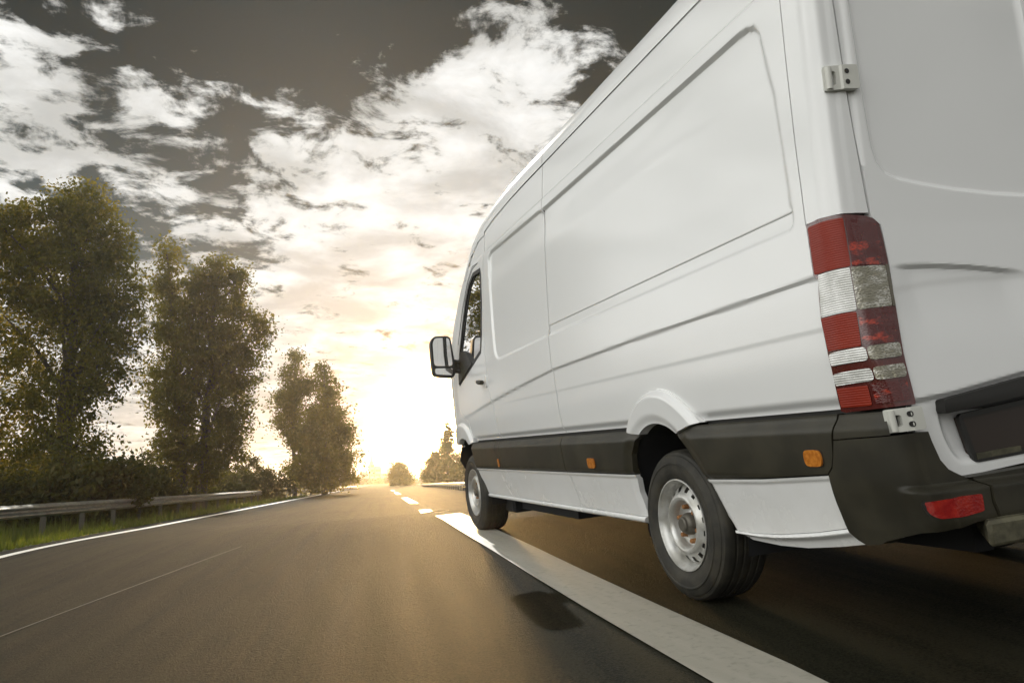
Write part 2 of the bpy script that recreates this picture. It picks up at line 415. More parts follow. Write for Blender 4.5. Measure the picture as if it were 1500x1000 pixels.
def b_grass(t, p):
    co = objc(t); f = t.ss(t.noise(co, .7, 6), .35, .65); g = t.ss(t.noise(t.vm('MULTIPLY', co, (1, .35, 1)), 22, 5), .3, .7)
    c = t.mix(f, (.030, .040, .010), (.075, .105, .014)); c = t.mix(t.m('MULTIPLY', g, .5), c, (.05, .045, .02))
    t.t.links.new(c, p.inputs['Base Color']); bump(t, p, t.noise(co, 30, 6), .8, .05)
GRASS = principled('grass_ground', rough=.9, build=b_grass, spec=.2)
def b_road(t, p):
    co = objc(t); st = t.vm('MULTIPLY', t.n('ShaderNodeVectorRotate', rotation_type='Z_AXIS', ins={'Vector': co, 'Angle': math.radians(8.8)}).outputs[0], (1, .03, 1))
    a = t.noise(co, 95, 4, .75); b = t.noise(st, 5.5, 6, .6); c = t.noise(co, .5, 4)
    v = t.m('ADD', t.m('MULTIPLY', a, .50), t.m('ADD', t.m('MULTIPLY', b, .40), t.m('MULTIPLY', c, .15)))
    t.t.links.new(t.mix(t.ss(v, .40, .62), (.0045, .0046, .0024), (.033, .032, .019)), p.inputs['Base Color'])
    t.t.links.new(t.m('ADD', .70, t.m('MULTIPLY', b, .2)), p.inputs['Roughness'])
    bump(t, p, t.m('ADD', a, t.m('MULTIPLY', t.noise(co, 28, 4, .7), .8)), 1.0, .022)
ROAD = principled('asphalt', rough=.7, build=b_road, spec=.04)
def b_mark(t, p):
    co = objc(t); a = t.ss(t.noise(co, 25, 5, .6), .25, .50); b = t.ss(t.noise(t.vm('MULTIPLY', co, (6, .4, 1)), 2.0, 6, .6), .3, .7)
    t.t.links.new(t.mix(t.m('MULTIPLY', a, t.m('ADD', .6, t.m('MULTIPLY', b, .4))), (.27, .26, .21), (.42, .40, .34)), p.inputs['Base Color'])
    bump(t, p, t.noise(co, 210, 3, .7), .25, .004)
MARK = principled('road_paint', rough=.5, build=b_mark)  # worn paint, tone also darkened for the van's shadow on the lane line
SEAM = principled('joint_filler', (.040, .034, .020), .75)

xs = np.concatenate([-np.geomspace(1000, 32, 14), np.arange(-31, 31, .45), np.geomspace(32, 1000, 14)])
ys = np.concatenate([[-28, -20, -14], np.arange(-10, 40, .5), np.geomspace(41, 990, 40)])
grid_sheet('ground', xs, ys, gz, GRASS, dz=-.012)
yr_ = np.concatenate([[-28, -20], np.arange(-12, 30, .4), np.geomspace(31, 985, 60)])
def road_sheet():
    u = np.concatenate([[-.42, 0], np.arange(.4, 15, .4), [15.2]]); Y = yr_[None] + 0 * u[:, None]; X = edge_x(Y) + u[:, None]
    Z = gz_road(X, Y); n, m = X.shape; I = np.arange(n * m).reshape(n, m)
    Q = np.stack([I[:-1, :-1], I[1:, :-1], I[1:, 1:], I[:-1, 1:]], -1).reshape(-1, 4)
    mesh('road', np.stack([X, Y, Z], -1).reshape(-1, 3), Q, ROAD, None, 60)['kind'] = 'structure'
road_sheet()
eline = [(float(edge_x(y)), y) for y in [-26, 0, *np.arange(3, 16, .5), 30, 100, 400, 900]]
EDGEP = principled('sunlit_road_paint', (.72, .71, .66), .5)  # same paint as the lane marking, sunlight put in as a lighter colour
strip('edge_line', eline, (-.08, .08), EDGEP, .006, nx=3)
lane = [(-3.2, -20), (-.62, -3.4), (-.35, -1.1), (-.235, .6), (-.08, 2.35), (.04, 3.9), (.22, 5.8), (1.9, 15.3), (2.9, 22.2), (4.75, 35.2), (9.6, 69), (21.3, 150)]
def lane_x(y): return float(np.interp(y, [p[1] for p in lane], [p[0] for p in lane]))
for i, (ya, yb) in enumerate(((-20, 5.7), (7.6, 16), (22, 32), (42, 52), (60, 70))):
    pts = [(lane_x(y), y) for y in np.linspace(ya, yb, 24)]
    strip('lane_marking', pts, .30, MARK, .006, nx=3)
strip('road_joint', [(-3.85, 0), (-3.04, 2.28), (-2.36, 4.1), (-2.05, 4.9)], .012, SEAM, .005)
strip('edge_line', [(edge_x(y) + 14.6, y) for y in [-26, 0, *np.arange(3, 16, .5), 30, 100, 400]], (-.08, .08), MARK, .006, nx=3)

# ------------------------------------------------------------------ van
van = empty('white_van'); van.name = 'delivery_van'
props(van, 'white high-roof panel van driving away on the road beside the lane line', 'van')
van.matrix_world = Matrix(((.9966, 0.0, -.0818, 0), (-.0027, .9995, -.0327, 0), (.0817, .0328, .9961, 0), (0, 0, 0, 1)))
W2 = 1.99
MIR = []
def both(o): MIR.append(o); return o      # parts that the right-hand side has too

ARCH_OUT = [(-.356, .78), (-.345, .82), (-.297, .873), (-.205, .937), (-.116, .975), (.003, .990), (.102, .976), (.195, .934), (.275, .876), (.338, .816), (.350, .78)]
ARCH_IN = [(-.449, .30), (-.403, .367), (-.404, .483), (-.366, .592), (-.337, .684), (-.277, .753), (-.223, .776), (-.184, .799), (-.116, .823), (-.017, .831), (.077, .809), (.136, .772), (.173, .743), (.223, .693), (.283, .62), (.311, .567), (.329, .483), (.349, .404), (.39, .30)]
FARCH_OUT = [(-4.20, .78), (-4.06, .93), (-3.90, .985), (-3.75, 1.0), (-3.61, .985), (-3.50, .935), (-3.42, .83), (-3.40, .78)]
FARCH_IN = [(-4.12, .30), (-4.11, .50), (-4.04, .68), (-3.95, .78), (-3.84, .835), (-3.72, .85), (-3.60, .835), (-3.51, .76), (-3.47, .64), (-3.47, .50), (-3.39, .30)]
REC_R = [(-1.30, 2.282), (.88, 2.280), (.97, 2.275), (1.025, 2.25), (1.055, 2.199), (1.079, 2.08), (1.108, 1.956), (1.125, 1.757), (1.136, 1.594), (1.135, 1.48), (1.128, 1.455), (1.105, 1.436), (-1.30, 1.436)]
REC_F = rnd([(-2.555, 2.318), (-1.22, 2.290), (-1.22, 1.436), (-2.46, 1.420)], .12)
BELT = [(-3.9, 1.0), (-3.236, 1.07), (-2.59, 1.131), (-1.847, 1.190), (-1.262, 1.229), (-.178, 1.252), (.665, 1.259), (1.30, 1.266)]
_bs, _bz = np.array(BELT).T
def smooth_line(A, n=6):
    A = np.array(A, float); t = np.arange(len(A)); T = np.linspace(0, len(A) - 1, (len(A) - 1) * n + 1); B = np.stack([np.interp(T, t, A[:, i]) for i in (0, 1)], 1)
    k = np.ones(n) / n
    for _ in range(2):
        P_ = np.pad(B, ((n, n), (0, 0)), mode='reflect', reflect_type='odd'); B2 = np.stack([np.convolve(P_[:, i], k, 'same') for i in (0, 1)], 1)[n:-n]; B2[0] = B[0]; B2[-1] = B[-1]; B = B2
    return [tuple(p) for p in B]
AO_RAW, AI_RAW = ARCH_OUT, ARCH_IN
ARCH_OUT = smooth_line(ARCH_OUT); ARCH_IN = smooth_line(ARCH_IN); FARCH_OUT = smooth_line(FARCH_OUT); FARCH_IN = smooth_line(FARCH_IN)
ARCHES = [(ARCH_OUT, -.01, .42), (FARCH_OUT, -3.78, .42)]
def off_body(s, z):
    P = np.stack([s, z], 1); o = np.zeros(len(P))
    # pressed panels (window blanks)
    d = sdist(P, REC_R); e = np.where(z > 2.2, .020, np.where(z < 1.52, .022, .035))
    r = np.where(s > -1.262, sstep(d / e, 0, 1), 0)
    d2 = sdist(P, REC_F); r2 = np.where(s < -1.262, sstep(d2 / .022, 0, 1), 0)
    o -= (.011 + .010 * sstep(z, 2.0, 2.2)) * r + (.010 + .008 * sstep(z, 2.0, 2.2)) * r2
    # fine crease just above the lower edge of the rear pressing
    k = np.where((s > -1.262), sstep(1.510 - z, 0, .007) * sstep(z - 1.436, 0, .05) * sstep(1.13 - s, 0, .02), 0)
    o -= .006 * k
    # belt crease: the sheet below steps in
    zb = np.interp(s, _bs, _bz); a = sstep(s, -3.3, -2.5)
    o -= .012 * sstep(zb - z, 0, .015) * (.25 + .75 * a)
    # fine creases under the roof
    o -= .006 * sstep(z - 2.348, 0, .008)
    o -= .004 * np.exp(-((z - 2.350) / .005) ** 2)
    # soft swage low on the side
    o -= .004 * sstep(1.09 - z, 0, .012) * sstep(s, -3.0, -1.0) * .5
    # bottom edge turned in
    o -= .020 * sstep(.862 - z, 0, .036)
    return o
# inner core: what is seen through the gaps
CORE = [(-4.35, .78), (2.3, .78), (2.3, 2.58), (-2.9, 2.56), (-3.2, 2.38), (-3.8, 1.9), (-4.35, 1.2)]

FZ = ((2.262, 2.30, .005), (2.335, 2.365, .004), (1.428, 1.475, .006), (1.490, 1.518, .004), (1.19, 1.285, .006), (1.07, 1.10, .006), (.815, .875, .006))
TOP = 2.578
g = .0028; gm = .0045
quarter = [(-1.262 + gm, .818), (-1.262 + gm, TOP), (1.168, TOP), (1.173 - g, 2.261), (1.175 - g, 2.005), (1.181 - g, 1.728), (1.186 - g, 1.557), (1.188 - g, 1.436),
           (1.190, 1.430), (1.190, 1.262), (1.209, 1.24), (1.190, 1.111), (1.198, .951), (1.194, .818)]
both(panel('rear_side_panel', quarter, PAINT, van, off_body, .011, [ARCH_OUT], finez=FZ, fines=((1.02, 1.20, .007),)))
bs = [(-2.649, TOP), (-2.645, 2.50), (-2.655, 2.334), (-2.697, 2.189), (-2.740, 1.968), (-2.740, 1.621), (-2.70, 1.279), (-2.679, 1.126), (-2.640, .941), (-2.62, .818)]
both(panel('front_side_panel', [(a + gm, b) for a, b in bs[::-1]] + [(-1.262 - gm, TOP), (-1.262 - gm, .818)], PAINT, van, off_body, .013, finez=FZ))
WIN = [(-2.775, 2.235), (-2.765, 2.192), (-2.765, 1.968), (-2.80, 1.697), (-2.853, 1.552), (-3.183, 1.463), (-3.62, 1.345), (-3.56, 1.62), (-3.42, 1.86), (-3.27, 2.07), (-3.15, 2.185), (-3.0, 2.245)]
both(panel('inner_shell', CORE, SEAL, van, off=-.045, cell=.05, holes=[ARCH_OUT, FARCH_OUT, WIN], lip=0))
DOORTOP = [(-2.90, 2.50), (-3.07, 2.40), (-3.24, 2.26), (-3.42, 2.08), (-3.62, 1.82), (-3.76, 1.55), (-3.80, 1.40)]
door = [(a - gm, b) for a, b in bs[1:]] + [(-3.36, .818), (-3.40, .84), (-3.45, .98), (-3.55, 1.03), (-3.70, 1.10), (-3.80, 1.25)] + DOORTOP[::-1]
dr = both(panel('front_door', door, PAINT, van, off_body, .016, [WIN], finez=((1.06, 1.18, .009), (.815, .875, .008))))
panel('door_window', WIN, CABGLASS, dr, -.012, .05, lip=0)
ring('window_seal', WIN, SEAL, dr, .034, .003)
ring('door_seam', [(-2.775 - .06, 2.31), (-3.02, 2.32), (-3.20, 2.22), (-3.40, 2.02), (-3.60, 1.72), (-3.60, 1.71), (-3.39, 2.0), (-3.19, 2.205), (-3.01, 2.30)], SEAL, dr, .006, .002, .006)
h = Geo(); hp = wrap(np.array([-2.86, -2.80, -2.74]), np.array([1.300, 1.292, 1.284]), np.array([.045, .05, .04])) ; h.tube([tuple(p) for p in hp], [.016, .02, .018], 10)
h.out('door_handle', PLASTIC, dr, 50)
panel('lock_cover', rnd([(-2.90, 1.25), (-2.73, 1.24), (-2.73, 1.345), (-2.90, 1.35)], .03), PAINT, dr, .010, .012, lip=.02)
panel('mirror_base', [(-3.12, 1.482), (-3.62, 1.345), (-3.585, 1.56), (-3.46, 1.64), (-3.30, 1.60)], SEAL, dr, .012, .03, lip=.03)
fend = [(-3.80 - g, 1.245), (-3.70 - g, 1.095), (-3.55, 1.024), (-3.46, .985), (-3.42, .84), (-4.5, .70), (-4.66, .78), (-4.66, 1.10), (-4.45, 1.22), (-4.15, 1.36), (-3.80 - g, 1.44)]
both(panel('front_fender', fend, PAINT, van, off_body, .02, [FARCH_OUT]))
# corner post between side panel and rear door
post = [(1.188 + g, 1.440), (1.186 + g, 1.557), (1.181 + g, 1.728), (1.175 + g, 2.005), (1.173 + g, 2.261), (1.168 + 2 * g, TOP),
        (1.380, TOP), (1.387, 2.182), (1.396, 1.936), (1.401, 1.815), (1.4145, 1.591), (1.4225, 1.437)]
both(panel('corner_post', post, PAINT, van, lambda s, z: -.006 * sstep(z, 2.35, 2.356) + .004 * np.exp(-((s - 1.33) / .012) ** 2), .009, lip=.02))
# rear door
DOOR = [(1.393 + g, TOP - .01), (1.399 + g, 2.182), (1.407 + g, 1.936), (1.412 + g, 1.815), (1.424 + g, 1.591), (1.431 + g, 1.422), (1.462, 1.395), (1.462, 1.261), (1.451, 1.121), (1.433, .946), (1.423, .821),
        (1.418, .79), (1.413, .754), (1.413, .701), (1.43, .651), (1.464, .606), (1.499, .583), (1.542, .577), (1.763, .593), (2.05, .612), (2.308, .618), (2.308, TOP - .01)]
RREC = [(1.436, 2.60), (1.446, 2.185), (1.456, 1.816), (1.464, 1.66), (1.476, 1.605), (1.505, 1.566), (1.55, 1.545), (1.65, 1.525), (1.781, 1.506), (1.95, 1.490), (2.22, 1.480), (2.22, 2.60)]
PREC = rnd([(1.503, .81), (1.503, .70), (1.535, .615), (1.70, .612), (2.12, .66), (2.12, .87)], .04)
def off_rear(s, z):
    P = np.stack([s, z], 1); o = np.zeros(len(P))
    o -= .014 * sstep(sdist(P, RREC) / .022, 0, 1)
    zc = np.interp(s, [1.44, 1.61, 1.774, 1.942, 2.3], [1.262, 1.262, 1.252, 1.233, 1.20]); k = sstep(s, 1.452, 1.56) * sstep(2.02 - s, 0, .12)
    o -= .016 * k * sstep(zc - z, 0, .016) * (1 - sstep(zc - z, .05, .30))
    o -= .004 * sstep(zc - z - .07 + (s - 1.45) * .12, 0, .03)
    zl = np.interp(s, [1.42, 1.576, 1.869, 2.3], [.832, .846, .889, .93])
    o -= .020 * sstep(zl - z, 0, .022)
    o -= .030 * sstep(sdist(P, PREC) / .045, 0, 1) * sstep(zl - z, .0, .03)
    o -= .010 * sstep(1.418 + .02 - s, 0, .02) * (z > 1.6)
    return o
rd = panel('rear_door', DOOR, PAINT, van, off_rear, .010, lip=.03, finez=((1.18, 1.275, .006), (.80, .92, .006), (1.46, 1.64, .005)), fines=((1.40, 1.60, .006),)); both(rd)
STRIP = rnd([(1.513, .820), (1.505, .775), (1.87, .812), (2.12, .835), (2.12, .893), (1.863, .868)], .012, 4)
panel('handle_strip', STRIP, SEAL, rd, lambda s, z: .012 - .004 * sstep(.80 - z + (s - 1.5) * .1, 0, .03), .012, lip=.04)
PL = rnd([(1.588, .762), (1.607, .622), (1.80, .632), (2.125, .664), (2.115, .812), (1.83, .785)], .010, 4)
pl = panel('number_plate', PL, PLATE, rd, -.028, .02, lip=.02)
ring('plate_frame', PL, SEAL, pl, .016, -.020)
panel('plate_clamp', [(1.612, .624), (1.80, .634), (2.12, .666), (2.12, .683), (1.80, .651), (1.612, .642)], STEP, pl, -.018, .02, lip=.012)
# second rear door is the mirrored copy
# tail lamp
LOUT = [(1.193, 1.434), (1.215, 1.438), (1.253, 1.440), (1.337, 1.434), (1.410, 1.425), (1.436, 1.415), (1.452, 1.397), (1.455, 1.36), (1.455, 1.261), (1.446, 1.121), (1.428, .946), (1.416, .821), (1.413, .814),
        (1.30, .810), (1.217, .806), (1.199, .812), (1.199, .86), (1.203, .951), (1.195, 1.111), (1.205, 1.20), (1.214, 1.245), (1.194, 1.264)]
tl = both(panel('tail_lamp', LOUT, L_HOUS, van, .004, .008, lip=.03))
ribz = lambda amp, per: (lambda s, z: .008 + amp * (.5 + .5 * np.sin(2 * np.pi * z / per)))
R7 = ((.8, 1.45, .0018),)
panel('red_side_lens', rnd([(1.204, 1.425), (1.330, 1.424), (1.326, 1.263), (1.204, 1.263)], .008), L_SIDE, tl, ribz(.0009, .0075), .008, finez=R7)
panel('red_rear_lens', rnd([(1.333, 1.422), (1.405, 1.414), (1.440, 1.395), (1.442, 1.263), (1.330, 1.263)], .008), L_REAR, tl, .007, .008)
panel('clear_side_lens', rnd([(1.220, 1.260), (1.322, 1.260), (1.318, 1.121), (1.203, 1.121), (1.214, 1.20)], .006), L_CLR, tl, ribz(.0009, .0075), .008, finez=R7)
panel('clear_rear_lens', rnd([(1.325, 1.260), (1.440, 1.259), (1.432, 1.127), (1.320, 1.122)], .006), L_CLR2, tl, .007, .008)
panel('smoked_edge', [(1.441, 1.262), (1.452, 1.262), (1.443, 1.126), (1.433, 1.126)], L_SMOKE, tl, .008, .008)
panel('red_side_lens', rnd([(1.201, 1.118), (1.316, 1.118), (1.310, 1.008), (1.208, 1.008)], .006), L_SIDE, tl, ribz(.0009, .0075), .008, finez=R7)
panel('red_rear_lens', rnd([(1.319, 1.119), (1.430, 1.124), (1.423, 1.014), (1.313, 1.008)], .006), L_REAR, tl, .007, .008)
SL1 = [(1.208, 1.000), (1.425, 1.010), (1.420, .965), (1.208, .958)]; SL2 = [(1.206, .932), (1.419, .944), (1.414, .902), (1.206, .893)]
for a, b, c, d in (SL1, SL2):
    mid = lambda p, q, s_: (s_, p[1] + (q[1] - p[1]) * (s_ - p[0]) / (q[0] - p[0]))
    panel('clear_side_lens', rnd([a, mid(a, b, 1.318), mid(d, c, 1.318), d], .012), L_CLR, tl, ribz(.0009, .0075), .006, finez=R7)
    panel('clear_rear_lens', rnd([mid(a, b, 1.321), b, c, mid(d, c, 1.321)], .012), L_CLR2, tl, .008, .006)
panel('red_side_lens', rnd([(1.208, .885), (1.300, .885), (1.298, .822), (1.208, .822)], .006), L_SIDE, tl, ribz(.0009, .0075), .008, finez=R7)
panel('red_rear_lens', rnd([(1.308, .888), (1.408, .893), (1.402, .829), (1.306, .824)], .006), L_REAR, tl, .007, .008)
# hinges
def hinge(sa, sb, za, zb, tilt=0.0):
    q = rnd([(sa + .012, za), (sb, za + tilt), (sb, zb + tilt), (sa + .012, zb)], .006, 3)
    hq = both(panel('door_hinge', q, HINGE, van, lambda s, z: .020 + 0 * s - .004 * sstep(s, sa + .07, sa + .05), .006, lip=.026, holes=[rnd([(sa + .022, za + .018), (sa + .048, za + .018), (sa + .048, zb - .018), (sa + .022, zb - .018)], .004, 2)]))
    c = (za + zb) / 2; ge = Geo(); p1 = wrap(np.array([sa + .028]), np.array([za + .004]), np.array([.014]))[0]; p2 = wrap(np.array([sa + .028]), np.array([zb - .004]), np.array([.014]))[0]
    ge.tube([p1, p2], .011, 12); ge.out('hinge_pin', HINGE, hq, 50)
    for f in (.28, .72):
        zc_ = za + (zb - za) * f; P_ = [wrap(np.array([sb - .045 + .009 * math.cos(t_)]), np.array([zc_ + tilt * .6 + .009 * math.sin(t_)]), np.array([.0215]))[0] for t_ in np.linspace(0, 2 * math.pi, 12, endpoint=False)]
        mesh('bolt_hole', np.array(P_), [tuple(range(12))[::-1]], SEAL, hq, 0)
hinge(1.310, 1.437, 1.852, 1.936, .004); hinge(1.302, 1.416, .733, .804, .004)
# rear wheel arch trim
def off_arch(s, z):
    P = np.stack([s, z], 1); do, _ = seg_near(P, ARCH_OUT[3:-3], False); di, _ = seg_near(P, ARCH_IN, False)
    return -.004 + .030 * sstep(do, 0, .034) - .016 * (1 - sstep(di, 0, .05))
ATRIM = smooth_line([(-.352, .800), (-.336, .835), (-.297, .877), (-.205, .941), (-.116, .977), (.003, .993), (.102, .978), (.195, .937), (.275, .878), (.334, .814)]) + [(.25, .797), (.142, .773)] + smooth_line([(.135, .777), (.077, .809), (-.017, .831), (-.116, .823), (-.184, .799), (-.222, .778)]) + [(-.28, .786)]
both(panel('wheel_arch_trim', ATRIM, PAINT, van, off_arch, .005, lip=.05))
FTRIM = [(-4.19, .80), (-4.055, .93), (-3.90, .983), (-3.75, .998), (-3.61, .983), (-3.50, .933), (-3.43, .84), (-3.42, .805), (-3.48, .79), (-3.53, .79), (-3.60, .835), (-3.72, .85), (-3.84, .835), (-3.95, .79), (-4.0, .79)]
def off_farch(s, z):
    P = np.stack([s, z], 1); do, _ = seg_near(P, FARCH_OUT[3:-3], False); return -.004 + .026 * sstep(do, 0, .03)
both(panel('wheel_arch_trim', FTRIM, PAINT, van, off_farch, .012, lip=.05))
# rub strips
def off_rub(s, z):
    P = np.stack([s, z], 1); di, _ = seg_near(P, ARCH_IN, False); df, _ = seg_near(P, FARCH_IN, False); di = np.minimum(di, df)
    return .004 + .022 * sstep(.800 - z, 0, .056) - .012 * (1 - sstep(z - .575, 0, .02)) - .016 * (1 - sstep(di, 0, .07))
RF = ((.735, .80, .006), (.57, .60, .006))
rs = [[(-3.44, .798), (-2.725, .798), (-2.725, .70), (-2.705, .64), (-2.69, .578), (-3.47, .578), (-3.47, .66)],
      [(-2.719, .798), (-2.606, .798), (-2.615, .72), (-2.612, .64), (-2.592, .578), (-2.684, .578), (-2.699, .64), (-2.719, .70)],
      [(-2.600, .798), (-1.266, .799), (-1.266, .578), (-2.586, .578), (-2.606, .64), (-2.609, .72)],
      [(-1.258, .799), (-.350, .799), (-.29, .782), (-.223, .774), (-.277, .751), (-.337, .684), (-.366, .592), (-.367, .581), (-1.258, .578)],
      [(.136, .770), (.25, .794), (.324, .803), (1.178, .804), (1.152, .728), (1.140, .672), (1.121, .631), (1.095, .608), (.90, .596), (.71, .585), (.50, .576), (.304, .573), (.283, .62), (.223, .693), (.173, .743)]]
rubs = [both(panel('rub_strip', q, PLASTIC, van, off_rub, .011, finez=RF, lip=.03)) for q in rs]
for host, a, b, c, d in ((1, -2.689, .592, -2.650, .660), (3, -.882, .605, -.782, .664), (4, 1.004, .633, 1.090, .690)):
    mk = panel('side_marker', rnd([(a, b), (c, b), (c, d), (a, d)], .024, 5), AMBER, rubs[host], lambda s, z: .034 + 0 * s, .006, lip=.012)
    ring('marker_seat', rnd([(a, b), (c, b), (c, d), (a, d)], .024, 5), SEAL, rubs[host], .006, .0275, .004)
# skirts
def off_skirt(s, z):
    P = np.stack([s, z], 1); di, _ = seg_near(P, ARCH_IN, False); df, _ = seg_near(P, FARCH_IN, False); di = np.minimum(di, df)
    return .006 + .010 * sstep(z, .552, .566) - .014 * (1 - sstep(di, 0, .045))
SF = ((.545, .575, .005),)
def zrock(s): return .346
sk = [[(-3.465, .573), (-2.690, .573), (-2.665, .50), (-2.625, .352), (-3.385, .352)], [(-2.684, .573), (-2.590, .573), (-2.565, .50), (-2.50, .352), (-2.619, .352), (-2.659, .50)],
      [(-2.584, .573), (-1.266, .573), (-1.266, .352), (-2.494, .352), (-2.559, .50)],
      [(-1.258, .573), (-.372, .574), (-.406, .483), (-.405, .367), (-.412, .352), (-1.258, .352)],
      [(.306, .568), (.71, .579), (.95, .593), (1.092, .602), (1.086, .51), (1.086, .422), (.908, .391), (.682, .362), (.527, .352), (.380, .352), (.349, .404), (.329, .483), (.313, .550)]]
def off_skirt_r(s, z):
    P = np.stack([s, z], 1); top = np.interp(s, [.3, .71, 1.09], [.568, .579, .602]); di, _ = seg_near(P, ARCH_IN, False)
    return .006 + .010 * sstep(z - top, -.022, -.008) - .014 * (1 - sstep(di, 0, .03))
for i, q in enumerate(sk): both(panel('lower_skirt', q, PAINT, van, off_skirt if i < 4 else off_skirt_r, .013 if i < 4 else .010, finez=SF if i < 4 else ((.54, .60, .005),), lip=.03))
# rounded sill below the skirts
def off_sill(s, z):
    u = np.clip((.350 - z) / .036, 0, 1); return .020 * np.sqrt(np.clip(1 - (2 * u - 1) ** 2, 0, 1)) - .004
both(panel('door_sill', [(-3.385, .350), (-.413, .350), (-.43, .314), (-3.36, .314)], PAINT, van, off_sill, .03, finez=((.3, .36, .003),), lip=.05))
LIP_T = [(.381, .350), (.527, .350), (.682, .360), (.908, .389), (1.088, .420), (1.112, .391), (1.14, .371)]
LIP_B = [(1.14, .371), (.989, .345), (.799, .319), (.637, .311), (.463, .316)]
_lt = np.array(LIP_T[:5]); _lb = np.array(LIP_B[::-1])
def off_lip(s, z):
    t_ = np.interp(s, _lt[:, 0], _lt[:, 1]); b_ = np.interp(s, _lb[:, 0], _lb[:, 1]); u = np.clip((t_ - z) / np.maximum(t_ - b_, .01), 0, 1)
    return .020 * np.exp(-((u - .22) / .2) ** 2) - .012 * u
both(panel('skirt_lip', LIP_T + LIP_B[1:], PAINT, van, off_lip, .010, finez=((.30, .43, .004),), lip=.04))
# rear bumper
BC = [(1.185, .800), (1.296, .800), (1.296, .728), (1.412, .733), (1.414, .7325), (1.414, .70), (1.430, .636), (1.476, .594), (1.521, .575), (1.562, .572), (1.577, .556), (1.577, .43), (1.477, .443), (1.32, .425), (1.22, .379), (1.150, .371),
      (1.118, .386), (1.092, .410), (1.090, .510), (1.098, .604), (1.127, .627), (1.146, .672), (1.158, .726)]
CAP = [(1.185, .800), (1.318, .800), (1.318, .7285), (1.160, .7225), (1.172, .762)]
LOWB = [(1.159, .7185), (1.296, .7235), (1.412, .7285), (1.416, .70), (1.430, .640), (1.450, .610), (1.476, .594), (1.505, .578), (1.518, .570), (1.524, .552), (1.510, .504), (1.510, .46), (1.43, .453), (1.32, .430), (1.22, .382), (1.150, .371),
        (1.118, .386), (1.092, .410), (1.090, .510), (1.098, .604), (1.124, .627), (1.144, .672)]
def off_bump(s, z):
    base = .004 + .022 * sstep(.800 - z, 0, .056); base = np.where(z < .60, base, base)
    k = sstep(s, 1.302, 1.345)
    return base - .006 * sstep(.44 - z, 0, .07) + .050 * k * sstep(.572 - z, 0, .022) - .020 * k * sstep(.47 - z, 0, .06)
both(panel('bumper_cap', CAP, BUMPER, van, off_bump, .008, lip=.03, finez=RF))
bm = both(panel('rear_bumper', LOWB, BUMPER, van, off_bump, .009, lip=.06, finez=((.54, .585, .004),), fines=((1.29, 1.36, .006),)))
REF = rnd([(1.332, .526), (1.40, .534), (1.484, .534), (1.468, .484), (1.40, .476), (1.346, .474), (1.336, .488)], .008, 4)
panel('reflector', REF, REFL, bm, lambda s, z: off_bump(s, z) + .004, .008, lip=.01)
ring('reflector_seat', REF, SEAL, bm, .006, .0725, .004)
CB = [(1.516, .45), (1.516, .504), (1.530, .552), (1.524, .570), (1.511, .579), (1.761, .588), (2.0, .602), (2.306, .608), (2.306, .45)]
both(panel('bumper_step', CB, BUMPER, van, lambda s, z: off_bump(s, z) + .006, .012, lip=.08, finez=((.54, .585, .004),)))
# entry step under the bumper, with ribbed tread
st = Geo(); st.box((.18, -1.50, .385), (1.81, -1.27, .459), .010); st.box((.50, -1.42, .34), (.56, -.9, .40)); st.box((1.43, -1.42, .34), (1.49, -.9, .40))
V = np.array(st.V); 
V[(V[:, 1] > -1.30) & (V[:, 1] < -1.2) & (V[:, 0] < .25), 0] += .20; V[(V[:, 1] > -1.30) & (V[:, 1] < -1.2) & (V[:, 0] > 1.7), 0] -= .20
stp = mesh('rear_step', V, st.F, STEP, van, 40)
tr = Geo()
for i in range(6): tr.box((.24, -1.485 + i * .024, .4592), (1.75, -1.474 + i * .024, .4625))
tr.out('tread_ribs', STEP, stp, 30)
# roof, windscreen, bonnet
SECT = [(.030, 2.584), (.034, 2.62), (.041, 2.66), (.055, 2.70), (.085, 2.733), (.14, 2.755), (.25, 2.775), (.5, 2.80), (.75, 2.811), (.995, 2.815)]
SECT += [(W2 - x, z) for x, z in SECT[-2::-1]]
DY = [-1.3, 1.6, 2.0, 2.4, 2.81, 3.07, 3.29, 3.52, 3.80, 4.05, 4.20, 4.30, 4.5, 4.64, 4.70]; DZ = [-.015, 0, -.006, -.025, -.075, -.17, -.33, -.50, -.76, -.99, -1.13, -1.18, -1.30, -1.44, -1.62]
def station(y):
    dz = np.interp(y, DY, DZ); ze = 2.584 + dz; xe = float(wrap(np.array([-y]), np.array([ze]))[0, 0]) if y > -1.25 else float(x0(ze)) + .02 * (-1.25 - y) / .05
    return [(xe + (x - .030) * (.995 - xe) / (.995 - .030), y, ze + (z - 2.584)) for x, z in SECT]
def loft(name, ya, yb, n, i0, i1, mat, ridge=None):
    Y = np.linspace(ya, yb, n); V = [p for y in Y for p in station(y)[i0:i1]]; m = i1 - i0
    F = [(k * m + i, (k + 1) * m + i, (k + 1) * m + i + 1, k * m + i + 1) for k in range(n - 1) for i in range(m - 1)]
    return mesh(name, V, F, mat, van, 40)
loft('roof_panel', -1.27, 1.258, 30, 0, len(SECT), PAINT); loft('roof_panel', 1.264, 3.06, 26, 0, len(SECT), PAINT)
loft('windscreen_pillar', 3.065, 4.16, 16, 0, 6, PAINT); loft('windscreen', 3.065, 4.16, 16, 5, len(SECT) - 5, CABGLASS); loft('windscreen_pillar', 3.065, 4.16, 16, len(SECT) - 6, len(SECT), PAINT)
loft('bonnet', 4.165, 4.70, 12, 0, len(SECT), PAINT)
